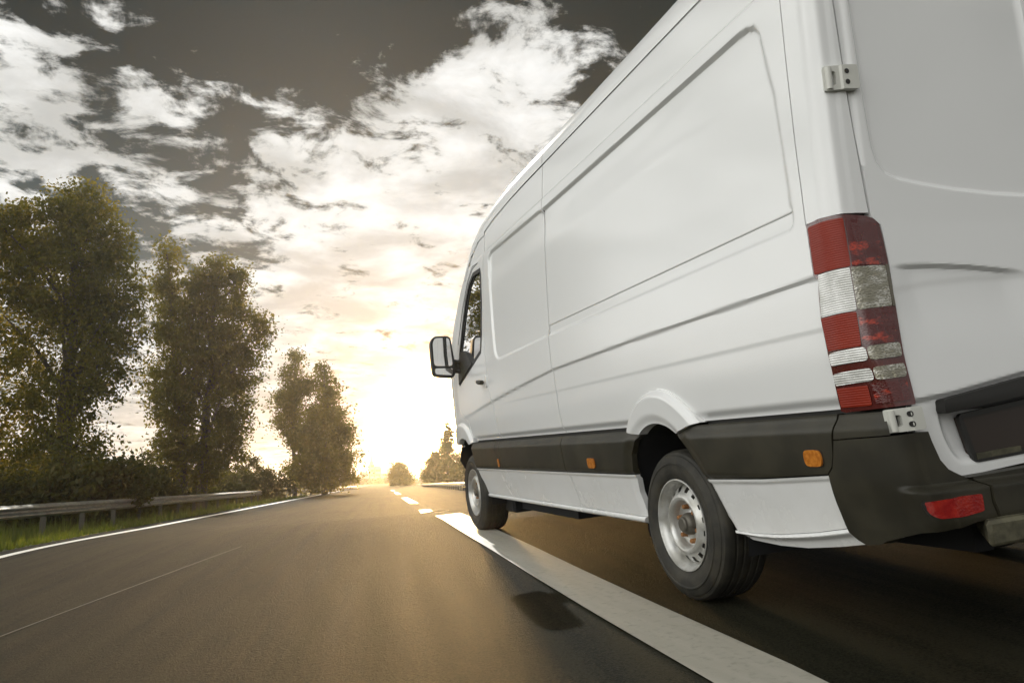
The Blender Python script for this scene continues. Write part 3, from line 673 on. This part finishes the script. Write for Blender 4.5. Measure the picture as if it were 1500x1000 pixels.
# cab side above the door line (closes the door frame to the roof)
cabs = [(-2.655, 2.50), (-2.655, TOP)] + [(-y, 2.580 + float(np.interp(y, DY, DZ))) for y in (2.81, 3.07, 3.29, 3.52, 3.80, 4.05, 4.2, 4.45)] + [(-4.15, 1.365), (-3.80 - g, 1.445)] + [(a - 2 * g, b) for a, b in DOORTOP[::-1]]
both(panel('cab_frame', cabs, PAINT, van, 0.0, .02, lip=.02))
ge = Geo(); ge.box((.34, 4.55, .40), (1.65, 4.70, 1.15), .04); ge.out('front_grille', PLASTIC, van)
ge = Geo(); ge.box((.30, 4.40, .24), (1.69, 4.80, .66), .06); ge.out('front_bumper', BUMPER, van)
for x in (.42, 1.57):
    ge = Geo(); ge.box((x - .13, 4.62, .78), (x + .13, 4.74, 1.12), .04); ge.out('headlamp', L_CLR, van)
ge = Geo(); ge.box((.10, 2.62, .60), (1.89, 2.66, 2.52)); ge.box((.30, 2.62, 2.50), (1.69, 2.66, 2.66)); ge.out('bulkhead', SEAL, van)
ge = Geo(); ge.box((.16, 3.72, .70), (1.83, 4.20, 1.40), .06); ge.box((.20, 2.7, .55), (1.79, 4.2, .62)); ge.out('dashboard', PLASTIC, van)
for x_ in (.52, 1.42):
    ge = Geo(); ge.box((x_ - .25, 2.85, .95), (x_ + .25, 3.35, 1.12), .05); ge.box((x_ - .24, 2.74, 1.08), (x_ + .24, 2.90, 1.68), .05); ge.box((x_ - .13, 2.75, 1.70), (x_ + .13, 2.86, 1.90), .04); ge.box((x_ - .2, 2.9, .62), (x_ + .2, 3.3, .96)); ge.out('cab_seat', SEAL, van)
ge = Geo(); ge.tube([(.52 + .21 * math.cos(q), 3.62 + .08 * math.sin(q), 1.38 + .19 * math.sin(q)) for q in np.linspace(0, 2 * math.pi, 25)], .016, 8, False); ge.tube([(.52, 3.62, 1.38), (.52, 3.85, 1.2)], .03, 8); ge.tube([(.32, 3.62, 1.38), (.72, 3.62, 1.38)], .02, 6); ge.out('steering_wheel', SEAL, van)
# rear end closing pieces and underbody
ge = Geo(); ge.box((.09, -1.28, .60), (1.90, -1.15, 2.58)); ge.box((.10, -1.26, 2.55), (1.89, -1.20, 2.72)); ge.box((.16, -1.36, .46), (1.83, -1.2, .58)); ge.out('rear_frame', SEAL, van)
ge = Geo(); ge.box((.38, -1.25, .42), (1.61, 4.4, .60)); ge.box((.12, .50, .36), (1.87, 3.25, .56)); ge.box((.12, -1.2, .50), (1.87, -.5, .60)); ge.box((.45, -1.2, .30), (.53, 4.2, .42)); ge.box((1.46, -1.2, .30), (1.54, 4.2, .42))
ge.box((.25, 1.0, .26), (.75, 2.0, .42), .04); ge.tube([(1.2, 3.2, .27), (1.25, 1.0, .25), (1.5, -.8, .28), (1.62, -1.2, .30)], .035)
ge.box((.22, 3.15, .17), (1.77, 4.60, .44), .02); ge.box((.30, 1.9, .20), (1.69, 3.15, .42)); ge.out('underbody', DARK, van)  # low front trays added to block the glow light passing under the van
ge = Geo(); ge.tube([(.2, 0, .345), (1.79, 0, .345)], .055, 12); ge.tube([(.85, 0, .345), (1.15, 0, .345)], [.16, .16], 16); ge.out('rear_axle', DARK, van)
ge = Geo(); ge.tube([(.2, 3.70, .345), (1.79, 3.70, .345)], .04, 12); ge.out('front_axle', DARK, van)
for cy, a in ((.0, .455), (3.76, .45)):
    ge = Geo(); n = 18; pr = [(cy + a * math.cos(t_), .40 + a * 1.0 * math.sin(t_)) for t_ in np.linspace(-.35, math.pi + .35, n)]
    V = [(.028 if z > .60 else .085, y, z) for y, z in pr] + [(.42, y, z) for y, z in pr]; F = [(i, i + 1, n + i + 1, n + i) for i in range(n - 1)]; F.append(tuple(n + i for i in range(n)))
    ge.add(V, F); both(ge.out('arch_liner', DARK, van, 50))

# wheels
def wheel(y, x, zc):
    w = empty('wheel', van, (x, y, zc))
    # tyre
    pr = [(.212, .005), (.220, .000), (.226, -.004), (.24, -.010), (.262, -.014), (.280, -.0145), (.284, -.0175), (.289, -.0175), (.293, -.013), (.310, -.008), (.322, -.000), (.324, .004), (.336, .010), (.343, .020), (.3465, .032)]
    gr = []
    for c in (.060, .098, .136, .174): gr += [(.3475, c - .008), (.340, c - .005), (.340, c + .005), (.3475, c + .008)]
    pr2 = pr + gr + [(.3465, .205), (.336, .226), (.31, .238), (.26, .240), (.212, .225)]
    G = Geo(); G.lathe(pr2, 96); G.out('tyre', RUBBER, w, 28)
    # rim: outer flange, barrel, then disc with vent holes
    rim = [(.209, .008), (.2135, .000), (.2125, -.004), (.207, -.0045), (.203, .002), (.1995, .012), (.193, .018), (.190, .030), (.184, .042), (.180, .060)]
    G = Geo(); G.lathe(rim, 96); G.lathe([(.180, .060), (.176, .12), (.178, .2)], 48); G.out('rim', STEEL, w, 40)
    N = 16; per = 10; n = N * per
    disc = [(.181, .052), (.176, .044), (.168, .036), (.160, .030), (.150, .024), (.142, .015), (.134, .008), (.126, .005), (.118, .007), (.111, .014), (.106, .030), (.103, .045), (.099, .052), (.080, .056), (.060, .056), (.050, .052)]
    hole = {3: (2, 8), 2: (2, 8), 1: (3, 7), 4: (3, 7)}
    G = Geo(); V = []; m = len(disc)
    for k in range(n):
        ph = (k % per) / per; an = 2 * math.pi * k / n
        for i, (r, xx) in enumerate(disc):
            dep = 0
            V.append((xx + dep, r * math.cos(an), r * math.sin(an)))
    F = []
    for k in range(n):
        for i in range(m - 1):
            if i in (1, 2, 3) and 3 <= (k % per) <= 6: continue
            k2 = (k + 1) % n; F.append((k * m + i, k * m + i + 1, k2 * m + i + 1, k2 * m + i))
    G.add(V, F); G.out('wheel_disc', STEEL, w, 60)
    G = Geo(); G.lathe([(.183, .075), (.10, .078), (0.0, .078)], 32); G.lathe([(.052, .055), (.050, .030), (.045, .020), (.036, .014), (.034, .004), (.028, 0.0), (.0, .001)], 32); G.out('hub', HUB, w, 30)
    for k in range(6):
        an = 2 * math.pi * k / 6 + .3; G = Geo(); c = (.08 * math.cos(an), .08 * math.sin(an))
        G.tube([(.058, c[0], c[1]), (.032, c[0], c[1]), (.027, c[0], c[1])], [.013, .012, .008], 6); G.out('wheel_nut', RUST, w, 30)
    return w
for (y, x) in ((0.012, .040), (3.70, .030)):
    wheel(y, x, .3455)
    w = wheel(y, W2 - x, .3455); w.rotation_euler = (0, 0, math.pi)

# door mirror
def rrect(a, b, r, n=5):
    return rnd([(a[0], a[1]), (b[0], a[1]), (b[0], b[1]), (a[0], b[1])], r, n)
mir = empty('door_mirror', van, (0, 3.5, 0))
def mpiece(name, out, ys, scl, mat, sm=35):
    """out: outline in x,z; ys: depth stations with scale about the centre"""
    A = np.array(out); c = A.mean(0); V = []; n = len(A); F = []
    for yy, sc_ in zip(ys, scl):
        B = c + (A - c) * sc_
        V += [(p[0], yy, p[1]) for p in B]
    for k in range(len(ys) - 1):
        for i in range(n): j = (i + 1) % n; F.append((k * n + i, k * n + j, (k + 1) * n + j, (k + 1) * n + i))
    F.append(tuple(range(n))); F.append(tuple((len(ys) - 1) * n + i for i in range(n))[::-1])
    return mesh(name, V, F, mat, mir, sm)
OUTL = rnd([(-.318, 1.425), (-.125, 1.400), (-.098, 1.47), (-.128, 1.792), (-.283, 1.796), (-.318, 1.74)], .045, 5)
mpiece('mirror_housing', OUTL, [.0, .012, .07, .11, .125], [.985, 1.0, 1.0, .86, .6], SEAL)
mpiece('mirror_glass', rnd([(-.300, 1.520), (-.128, 1.512), (-.142, 1.772), (-.276, 1.776), (-.300, 1.73)], .03, 4), [-.004, .002], [1, 1], MIRG)
mpiece('wide_angle_glass', rnd([(-.300, 1.445), (-.135, 1.425), (-.124, 1.492), (-.300, 1.500)], .02, 4), [-.006, .002], [.96, 1], MIRG)
G = Geo()
for z1_, z2_, r in ((1.56, 1.53, .022), (1.47, 1.46, .022)): G.tube([(-.13, .05, z1_), (-.06, .03, (z1_ + z2_) / 2), (.03, -.02, z2_)], r, 10)
G.box((-.10, .02, 1.455), (.02, .06, 1.56), .01)
G.out('mirror_arm', SEAL, mir, 40)

# mirrored copies of the side parts
MX = Matrix(((-1, 0, 0, W2), (0, 1, 0, 0), (0, 0, 1, 0), (0, 0, 0, 1)))
def mirror_tree(o):
    c = o.copy(); SC.collection.objects.link(c); c.parent = van; c.matrix_local = MX @ o.matrix_local
    for ch in o.children:
        if o.name.startswith('rear_door') and ch.name.startswith('number_plate'): continue
        d_ = ch.copy(); SC.collection.objects.link(d_); d_.parent = c; d_.matrix_local = ch.matrix_local
for o in MIR: mirror_tree(o)
mirror_tree(mir)

# ------------------------------------------------------------------ guard rails
def b_galv(t, p):
    co = objc(t); var(t, p, (.16, .155, .13), (.27, .26, .22), 6, 7, vec=co)
GALV = principled('galvanised_steel', rough=.42, metal=.5, build=b_galv)
POST = principled('weathered_post', (.07, .065, .05), .7, metal=.2)
def guardrail(label, pts, top, depth=.26, face=1, step=2.0):
    P = np.array(pts, float); seg = np.hypot(*np.diff(P, axis=0).T); L = np.concatenate([[0], np.cumsum(seg)])
    def at(l): return np.array([np.interp(l, L, P[:, 0]), np.interp(l, L, P[:, 1])])
    o = empty('guard_rail', None, (*P[0], float(gz(*P[0])))); props(o, label, 'guard rail', 'steel guard rails along the road'); b0 = np.array([*P[0], float(gz(*P[0]))])
    prof = [(0, 0), (.02, .01), (.085, .05), (.085, .07), (0, .115), (0, .145), (.085, .19), (.085, .21), (.02, .25), (0, .26)]
    n = max(2, int(L[-1] / 2)); ls = np.linspace(0, L[-1], n + 1)
    T = (P[-1] - P[0]) / np.hypot(*(P[-1] - P[0])); N = np.array([T[1], -T[0]]) * face
    for i in range(0, n, 2):
        V = []; F = []; m = len(prof); js = [ls[i], ls[min(i + 1, n)], ls[min(i + 2, n)]]
        for l in js:
            c = at(l)
            for d_, h_ in prof: q = c + N * d_; V.append((q[0] - b0[0], q[1] - b0[1], top(l / L[-1]) - depth + h_ * depth / .26 - b0[2] + (.002 if i % 4 else 0)))
        for k in range(2):
            for j in range(m - 1): F.append((k * m + j, k * m + j + 1, (k + 1) * m + j + 1, (k + 1) * m + j))
        mesh('rail_beam', V, F, GALV, o, 30)
    for l in np.arange(.5, L[-1], step):
        c = at(l) - N * .06; zt = top(l / L[-1]) - .03; zb = float(gz(*c)) - .05; G = Geo()
        G.box((-.05, -.03, zb - b0[2]), (.05, .03, zt - b0[2])); q = G.out('rail_post', POST, o, 0, (c[0] - b0[0], c[1] - b0[1], 0))
guardrail('long steel guard rail on the left verge in front of the tall trees', [(-8.3, 2.5), (-6.45, 12.4), (-4.1, 27), (-2.0, 41)], lambda u: .33 - .0 * u)
guardrail('short distant guard rail beyond the bushes left of the skyline', [(-.2, 50), (3.9, 68), (9.0, 92)], lambda u: .27 - .03 * u)
guardrail('guard rail across the road on the right in front of the hazy trees', [(9.3, 34), (14.0, 66), (21, 112)], lambda u: .52 - .25 * u, face=-1)

# ------------------------------------------------------------------ vegetation
def leafmat(name, a, b, c):
    m = bpy.data.materials.new(name); m.use_nodes = True; t = NT(m.node_tree)
    co = objc(t); f = t.ss(t.noise(co, 1.1, 4), .35, .65); r = t.n('ShaderNodeTexWhiteNoise', noise_dimensions='3D', ins={'Vector': t.vm('SNAP', co, (.12, .12, .12))}).outputs[0]
    col = t.mix(f, a, b); col = t.mix(t.m('MULTIPLY', r, .45), col, c)
    d_ = t.n('ShaderNodeBsdfPrincipled', ins={'Base Color': col, 'Roughness': .6, 'Specular IOR Level': .25})
    tr_ = t.n('ShaderNodeBsdfTranslucent', ins={'Color': t.vm('MULTIPLY', col, (1.5, 1.35, .6))})
    mx = t.n('ShaderNodeMixShader', ins={0: .5, 1: d_.outputs[0], 2: tr_.outputs[0]}); t.n('ShaderNodeOutputMaterial', ins={'Surface': mx.outputs[0]}); return m
LEAF = leafmat('olive_leaves', (.065, .075, .009), (.125, .122, .014), (.165, .135, .022))
LEAF2 = leafmat('dark_leaves', (.030, .035, .006), (.062, .064, .010), (.09, .078, .015))
def b_bark(t, p): co = objc(t); var(t, p, (.05, .04, .028), (.11, .09, .06), 9, 7, vec=t.vm('MULTIPLY', co, (1, 1, .2))); bump(t, p, t.noise(t.vm('MULTIPLY', co, (1, 1, .2)), 22, 6), .6, .03)
BARK = principled('bark', rough=.9, build=b_bark)
def leaves(lobes, n, size, clump=.30, r=rng, droop=.0):
    """lobes: (x, y, z, rx, ry, rz); leaf quads in many small clumps near the lobes' surfaces and through them"""
    L = np.array(lobes, float); vol = (L[:, 3] * L[:, 4] * L[:, 5]) ** .8; nc = max(8, n // 60); pick = r.choice(len(L), nc, p=vol / vol.sum())
    d_ = r.normal(size=(nc, 3)); d_ /= np.linalg.norm(d_, axis=1)[:, None]; rad = r.uniform(.25, 1.0, nc) ** .45 * (1 + .22 * np.sin(7 * d_[:, 0] + 5 * d_[:, 2] + pick))
    C_ = L[pick, :3] + d_ * L[pick, 3:] * rad[:, None]
    k = r.integers(0, nc, n); cs = clump * r.uniform(.5, 1.5, nc)
    P = C_[k] + r.normal(size=(n, 3)) * (cs[k][:, None]) * np.array([1, 1, .75])
    a = r.normal(size=(n, 3)); a /= np.linalg.norm(a, axis=1)[:, None]; b = np.cross(a, r.normal(size=(n, 3))); b /= np.linalg.norm(b, axis=1)[:, None]
    s = size * r.uniform(.45, 1.6, n)[:, None]; a *= s; b *= s * .62
    V = np.stack([P - a, P - b * .9, P + a, P + b * .9], 1).reshape(-1, 3); Q = np.arange(n * 4).reshape(-1, 4)
    return V, Q
def tree(name, label, cat, base, lobes, n, size, mat, trunk_r, group=None, clump=.30, trunks=1, limbs=14):
    """base (X, Y); lobes in metres about the base: (dx, dy, height, rx, ry, rz)"""
    zb = float(gz(*base)); o = empty(name, None, (base[0], base[1], zb)); props(o, label, cat, group)
    V, Q = leaves(lobes, n, size, clump); V[:, 2] = np.maximum(V[:, 2], .05)
    V[:, 0] = V[:, 0]; cr = mesh('crown', V, Q, mat, o, 0)
    G = Geo(); L = np.array(lobes); top = L[:, 2].max()
    for tnk in range(trunks):
        lb = L[np.argsort(-L[:, 2])[tnk % len(L)]]; p0 = np.array([(tnk - (trunks - 1) / 2) * .5, 0, -.1]); p3 = np.array([lb[0], lb[1], lb[2] + lb[5] * .3])
        pts = [p0 + (p3 - p0) * np.array([u ** 1.2, u ** 1.2, u]) + rng.normal(0, .05, 3) * (u > 0) for u in np.linspace(0, 1, 8)]
        G.tube(pts, [trunk_r * (1.15 - 1.0 * u) for u in np.linspace(0, 1, 8)], 9)
        for k in range(limbs // trunks):
            lb2 = L[rng.integers(len(L))]; e = lb2[:3] + rng.normal(0, .35, 3) * lb2[3:]; h_ = max(.15, min(.85, (e[2] - 1.2) / max(p3[2], 1) * .8)); i = h_ * 7; a = np.array(pts[int(i)]) + (np.array(pts[min(int(i) + 1, 7)]) - np.array(pts[int(i)])) * (i % 1)
            md = (a + e) / 2 + np.array([0, 0, .12 * abs(e[0] - a[0])]); r0 = trunk_r * (1.1 - h_) * .5
            G.tube([a, md, e], [r0, r0 * .6, r0 * .18], 6)
    G.out('trunk', BARK, o, 60); return o
DR = [(-1.24, -2.0, 1.55)]
# tall left tree (crown reaches out of the frame), in metres about (-7.4, 22.8)
tree('poplar_tree', 'largest tree at the left edge, broad ragged olive crown behind the guard rail', 'tree', (-7.5, 22.8),
     [(-.3, 0, 9.7, .9, .9, 1.0), (-1.3, .2, 9.0, 1.2, 1.1, 1.2), (.3, 0, 8.8, 1.0, 1.0, 1.2), (-2.4, 0, 8.4, 1.1, 1.1, 1.5), (.9, 0, 7.5, .95, 1.0, 1.1), (-.6, 0, 7.4, 1.5, 1.2, 1.4), (-2.4, 0, 6.3, 1.1, 1.1, 1.2),
      (1.0, 0, 6.0, .9, .9, 1.0), (-.2, 0, 5.6, 1.5, 1.1, 1.2), (-1.9, .3, 4.4, 1.1, 1.0, 1.1), (.7, 0, 4.6, .9, .9, .8), (-.3, 0, 3.6, 1.1, 1.0, 1.0), (-2.6, 0, 2.8, 1.0, 1.0, 1.0), (.2, 0, 2.3, .9, .9, .9), (-1.2, 0, 2.0, 1.1, 1, .9)],
     72000, .055, LEAF, .26, clump=.22, limbs=22)
tree('poplar_tree', 'tall tree second from left with a thin spire on its left shoulder', 'tree', (-4.6, 30.8),
     [(-1.5, 0, 10.6, .38, .4, .8), (-1.35, 0, 9.3, .55, .6, .9), (.6, 0, 10.0, .7, .7, .75), (1.35, 0, 9.7, .5, .6, .9), (-.1, 0, 9.1, .8, .8, .9), (-.8, 0, 7.8, 1.0, .9, 1.2), (.9, 0, 8.0, 1.1, .9, 1.2),
      (2.35, 0, 8.0, .42, .5, .7), (2.1, 0, 7.0, .6, .6, .9), (-.6, 0, 6.2, 1.2, 1.0, 1.2), (1.1, 0, 6.2, 1.2, 1.0, 1.3), (-.9, 0, 4.6, 1.1, 1.0, 1.1), (1.2, 0, 4.6, .95, .9, 1.1), (-.6, 0, 3.0, 1.0, .9, 1.0), (1.2, 0, 3.0, .9, .9, 1.0), (.2, 0, 1.9, 1.3, .9, .8)],
     68000, .062, LEAF, .22, clump=.23, trunks=2, limbs=24)
tree('birch_tree', 'thin open crowned tree standing left of the golden conical tree', 'tree', (.2, 51.8),
     [(-.2, 0, 9.6, .35, .4, .6), (-.35, 0, 8.5, .7, .6, .8), (.3, 0, 7.6, .9, .7, .8), (-.6, 0, 6.6, 1.0, .8, .8), (-.5, 0, 5.2, .9, .8, .9), (.2, 0, 4.0, .9, .8, .8)],
     16000, .08, LEAF, .14, clump=.26, limbs=16)
tree('conical_tree', 'golden backlit conical tree at the right end of the left tree row', 'tree', (2.1, 50.8),
     [(-.2, 0, 8.4, .35, .4, .8), (0, 0, 7.2, .7, .7, 1.0), (.3, 0, 5.8, 1.0, .9, 1.1), (-.4, 0, 5.0, 1.2, 1.0, 1.1), (.7, 0, 4.2, 1.1, 1.0, 1.1), (-.6, 0, 3.2, 1.5, 1.1, 1.2), (.6, 0, 2.4, 1.5, 1.1, 1.1), (-1.3, 0, 1.6, 1.3, 1.1, 1.0), (0, 0, 1.1, 2.1, 1.1, .9)],
     40000, .085, LEAF, .18, clump=.28, limbs=12)
# shrubs of the undergrowth behind the left rail
UG = 'shrubs of the undergrowth behind the left guard rail'
for i, (X, Y, w_, h_) in enumerate(((-10.4, 19.5, 2.0, 1.9), (-8.2, 20.5, 1.7, 1.5), (-6.4, 20.0, 1.5, 1.9), (-6.2, 24.5, 1.3, 2.1), (-5.6, 28.5, 1.4, 1.7), (-4.6, 34, 1.3, 1.6), (-3.9, 38.5, 1.4, 1.7), (-2.9, 43.5, 1.5, 1.7), (-1.6, 48.5, 1.4, 2.2), (-3.4, 49, 1.9, 3.0), (-5.4, 46, 2.2, 3.4), (-7.4, 31, 2.0, 2.6), (-6.8, 38, 2.1, 3.0), (-10.5, 30, 2.4, 3.0), (-12.5, 24, 2.2, 2.6), (-9.0, 27, 2.0, 2.3))):
    lob = [(rng.uniform(-.6, .6) * w_, rng.uniform(-.3, .3), h_ * rng.uniform(.25, .7), w_ * rng.uniform(.35, .6), .6, h_ * rng.uniform(.25, .42)) for _ in range(6)] + [(0, 0, h_ * .3, w_ * .9, .6, h_ * .35)]
    wh = ['dark leafy shrub at the far left of the undergrowth', 'dark shrub under the largest tree, left of its trunk', 'shrub rising just right of the largest tree trunk', 'bushy shrub between the two tallest trees',
          'shrub under the spire topped tree, left side', 'shrub under the spire topped tree, right side', 'low shrub right of the spire topped tree', 'shrub near the far end of the long guard rail', 'round shrub at the foot of the open crowned tree', 'taller shrub behind, between the spire topped and the open crowned tree', 'back shrub seen through the foot of the spire topped tree', 'back row shrub in the gap between the two tallest trees', 'back row shrub filling the view below the spire topped tree', 'back row shrub left of the largest tree trunk',
          'tall back row shrub at the left edge of the photo', 'back row shrub seen behind the largest tree'][i]
    tree('shrub', wh, 'shrub', (X, Y), lob, 6500, .075, LEAF2, .05, UG, .2, limbs=5)
# hazy trees on the far right side of the road
HT = 'hazy backlit trees beyond the right guard rail'
for X, Y, h_, w_, l in [((a_ + 1.86) * 1.8 - 1.86, (b_ + 3.24) * 1.8 - 3.24, c_ * 1.8, d_ * 1.8, e_) for a_, b_, c_, d_, e_ in ((12.2, 80, 2.2, 1.6, 'lowest leftmost hazy bush beside the skyline'), (22.5, 84, 8.0, 2.2, 'dim hazy tree behind the van cab at the right road bend'), (14.3, 72, 2.9, 1.3, 'small pale tree nearest the skyline, right of the lane dashes'), (17.0, 78, 6.6, 1.9, 'tallest hazy tree behind the van mirror'), (19.3, 76, 5.4, 1.8, 'hazy tree half hidden by the van front wheel'), (16.4, 69, 2.0, 1.8, 'low hazy bush below the tallest hazy tree'))]:
    lob = [(rng.uniform(-.5, .5) * w_ * (1.1 - u), rng.uniform(-.4, .4), h_ * (.12 + .8 * u), w_ * (.75 - .5 * u), 1.3, h_ * .16) for u in np.linspace(0, 1, 8)]
    tree('roadside_tree', l, 'tree', (X, Y), lob, 9000, .19, LEAF, .2, HT, .45, limbs=8)
# far belt of trees in front of the town
V_, Q_ = leaves([(x, 0, rng.uniform(.5, 1.4), rng.uniform(4, 7), 3, rng.uniform(1.2, 2.8)) for x in np.arange(-60, 130, 6.5)], 34000, .42, .7)
wb = mesh('far_tree_belt', V_, Q_, LEAF2, None, 0, (45, 400, 0)); props(wb, 'far belt of hazy trees along the horizon below the town', 'trees', kind='stuff')
# grass blades on the verge
nb = 26000; yy = 3 + 45 * rng.uniform(0, 1, nb) ** 1.7; xx = edge_x(yy) - .5 - rng.uniform(0, 1, nb) ** 1.1 * 4.8
zz_ = gz(xx, yy) - .02; hh = rng.uniform(.04, .13, nb) * (1 + 1.6 * sstep(edge_x(yy) - xx, 1.2, 2.4)) * (1 + .7 * (rng.uniform(size=nb) > .85)); an = rng.uniform(0, math.pi, nb); wd = .010 + .0006 * yy
V_ = np.stack([np.stack([xx - wd * np.cos(an), yy - wd * np.sin(an), zz_], 1), np.stack([xx + wd * np.cos(an), yy + wd * np.sin(an), zz_], 1),
               np.stack([xx + rng.normal(0, .03, nb), yy + rng.normal(0, .03, nb), zz_ + hh], 1)], 1).reshape(-1, 3)
GL = leafmat('grass_blades', (.050, .070, .012), (.10, .13, .018), (.12, .12, .04))
gr_ = mesh('verge_grass', V_, np.arange(nb * 3).reshape(-1, 3), GL, None, 0); props(gr_, 'green grass growing on the left verge beside the edge line', 'grass', kind='stuff')

# ------------------------------------------------------------------ far town
CON = principled('town_concrete', (.30, .29, .27), .8); TWIN = principled('town_window', (.08, .09, .10), .2)
TG = 'towers of the far skyline'
def tower(label, X, w_, h_, d_=14, spire=0, steps=(), Y=520):
    o = empty('tower_block', None, (X, Y, -.4)); props(o, label, 'building', TG)
    k_ = .578; X = X * k_ - .8; w_ *= k_; h_ *= k_; d_ *= k_; spire *= k_; steps = [(a_ * k_, b_ * k_) for a_, b_ in steps]; o.location.x = X
    G = Geo(); G.box((-w_ / 2, 0, 0), (w_ / 2, d_, h_)); G.out('wall', CON, o, 0)
    for k, (sw, sh) in enumerate(steps): G = Geo(); G.box((-sw / 2, d_ * .2, h_), (sw / 2, d_ * .8, h_ + sh)); G.out('roof', CON, o, 0)
    G = Geo()
    for z in np.arange(2.5, h_ - 1, 3.0): G.box((-w_ / 2 + .5, -.12, z), (w_ / 2 - .5, .0 - .01, z + 1.5))
    G.out('window_band', TWIN, o, 0)
    if spire: G = Geo(); b_ = h_ + sum(s_[1] for s_ in steps); G.tube([(0, d_ / 2, b_ - .2), (0, d_ / 2, b_ + spire * .5), (0, d_ / 2, b_ + spire)], [.7, .45, .1], 8); G.out('spire', CON, o, 0)
tower('low block at the left end of the far skyline', 99.5, 6, 8.5); tower('square block left of the spire tower in the skyline', 109.5, 8.5, 13.5, steps=((5, 1.2),))
tower('tallest skyline tower, slim with a spire', 118.6, 5, 23, spire=7, steps=((3, 3),)); tower('wide tower touching the right of the spire tower', 125.5, 7.5, 19.5, steps=((5, 1.5),))
tower('lower tower right of the wide tower', 133.5, 7, 12.5); tower('broad tower standing apart right of centre in the skyline', 142.5, 9.5, 17.5, steps=((6, 1.5),)); tower('thin mast like tower right of the broad tower', 150.5, 2.5, 12, spire=9)
tower('low wide block at the right end of the far skyline', 160, 12, 6.5); tower('low block in front of the spire tower', 103.5, 5, 6.0)

# ------------------------------------------------------------------ haze
hm = bpy.data.materials.new('haze'); hm.use_nodes = True; t = NT(hm.node_tree)
pv = t.n('ShaderNodeVolumePrincipled', ins={'Color': (.96, .94, .90, 1), 'Density': .00042, 'Anisotropy': .74}); t.n('ShaderNodeOutputMaterial', ins={'Volume': pv.outputs[0]})
G = Geo(); G.box((-1040, -34, -2.0), (1040, 1010, 18.2)); hz = G.out('haze', hm, None, 0); hz['kind'] = 'stuff'
SC.cycles.volume_bounces = 0
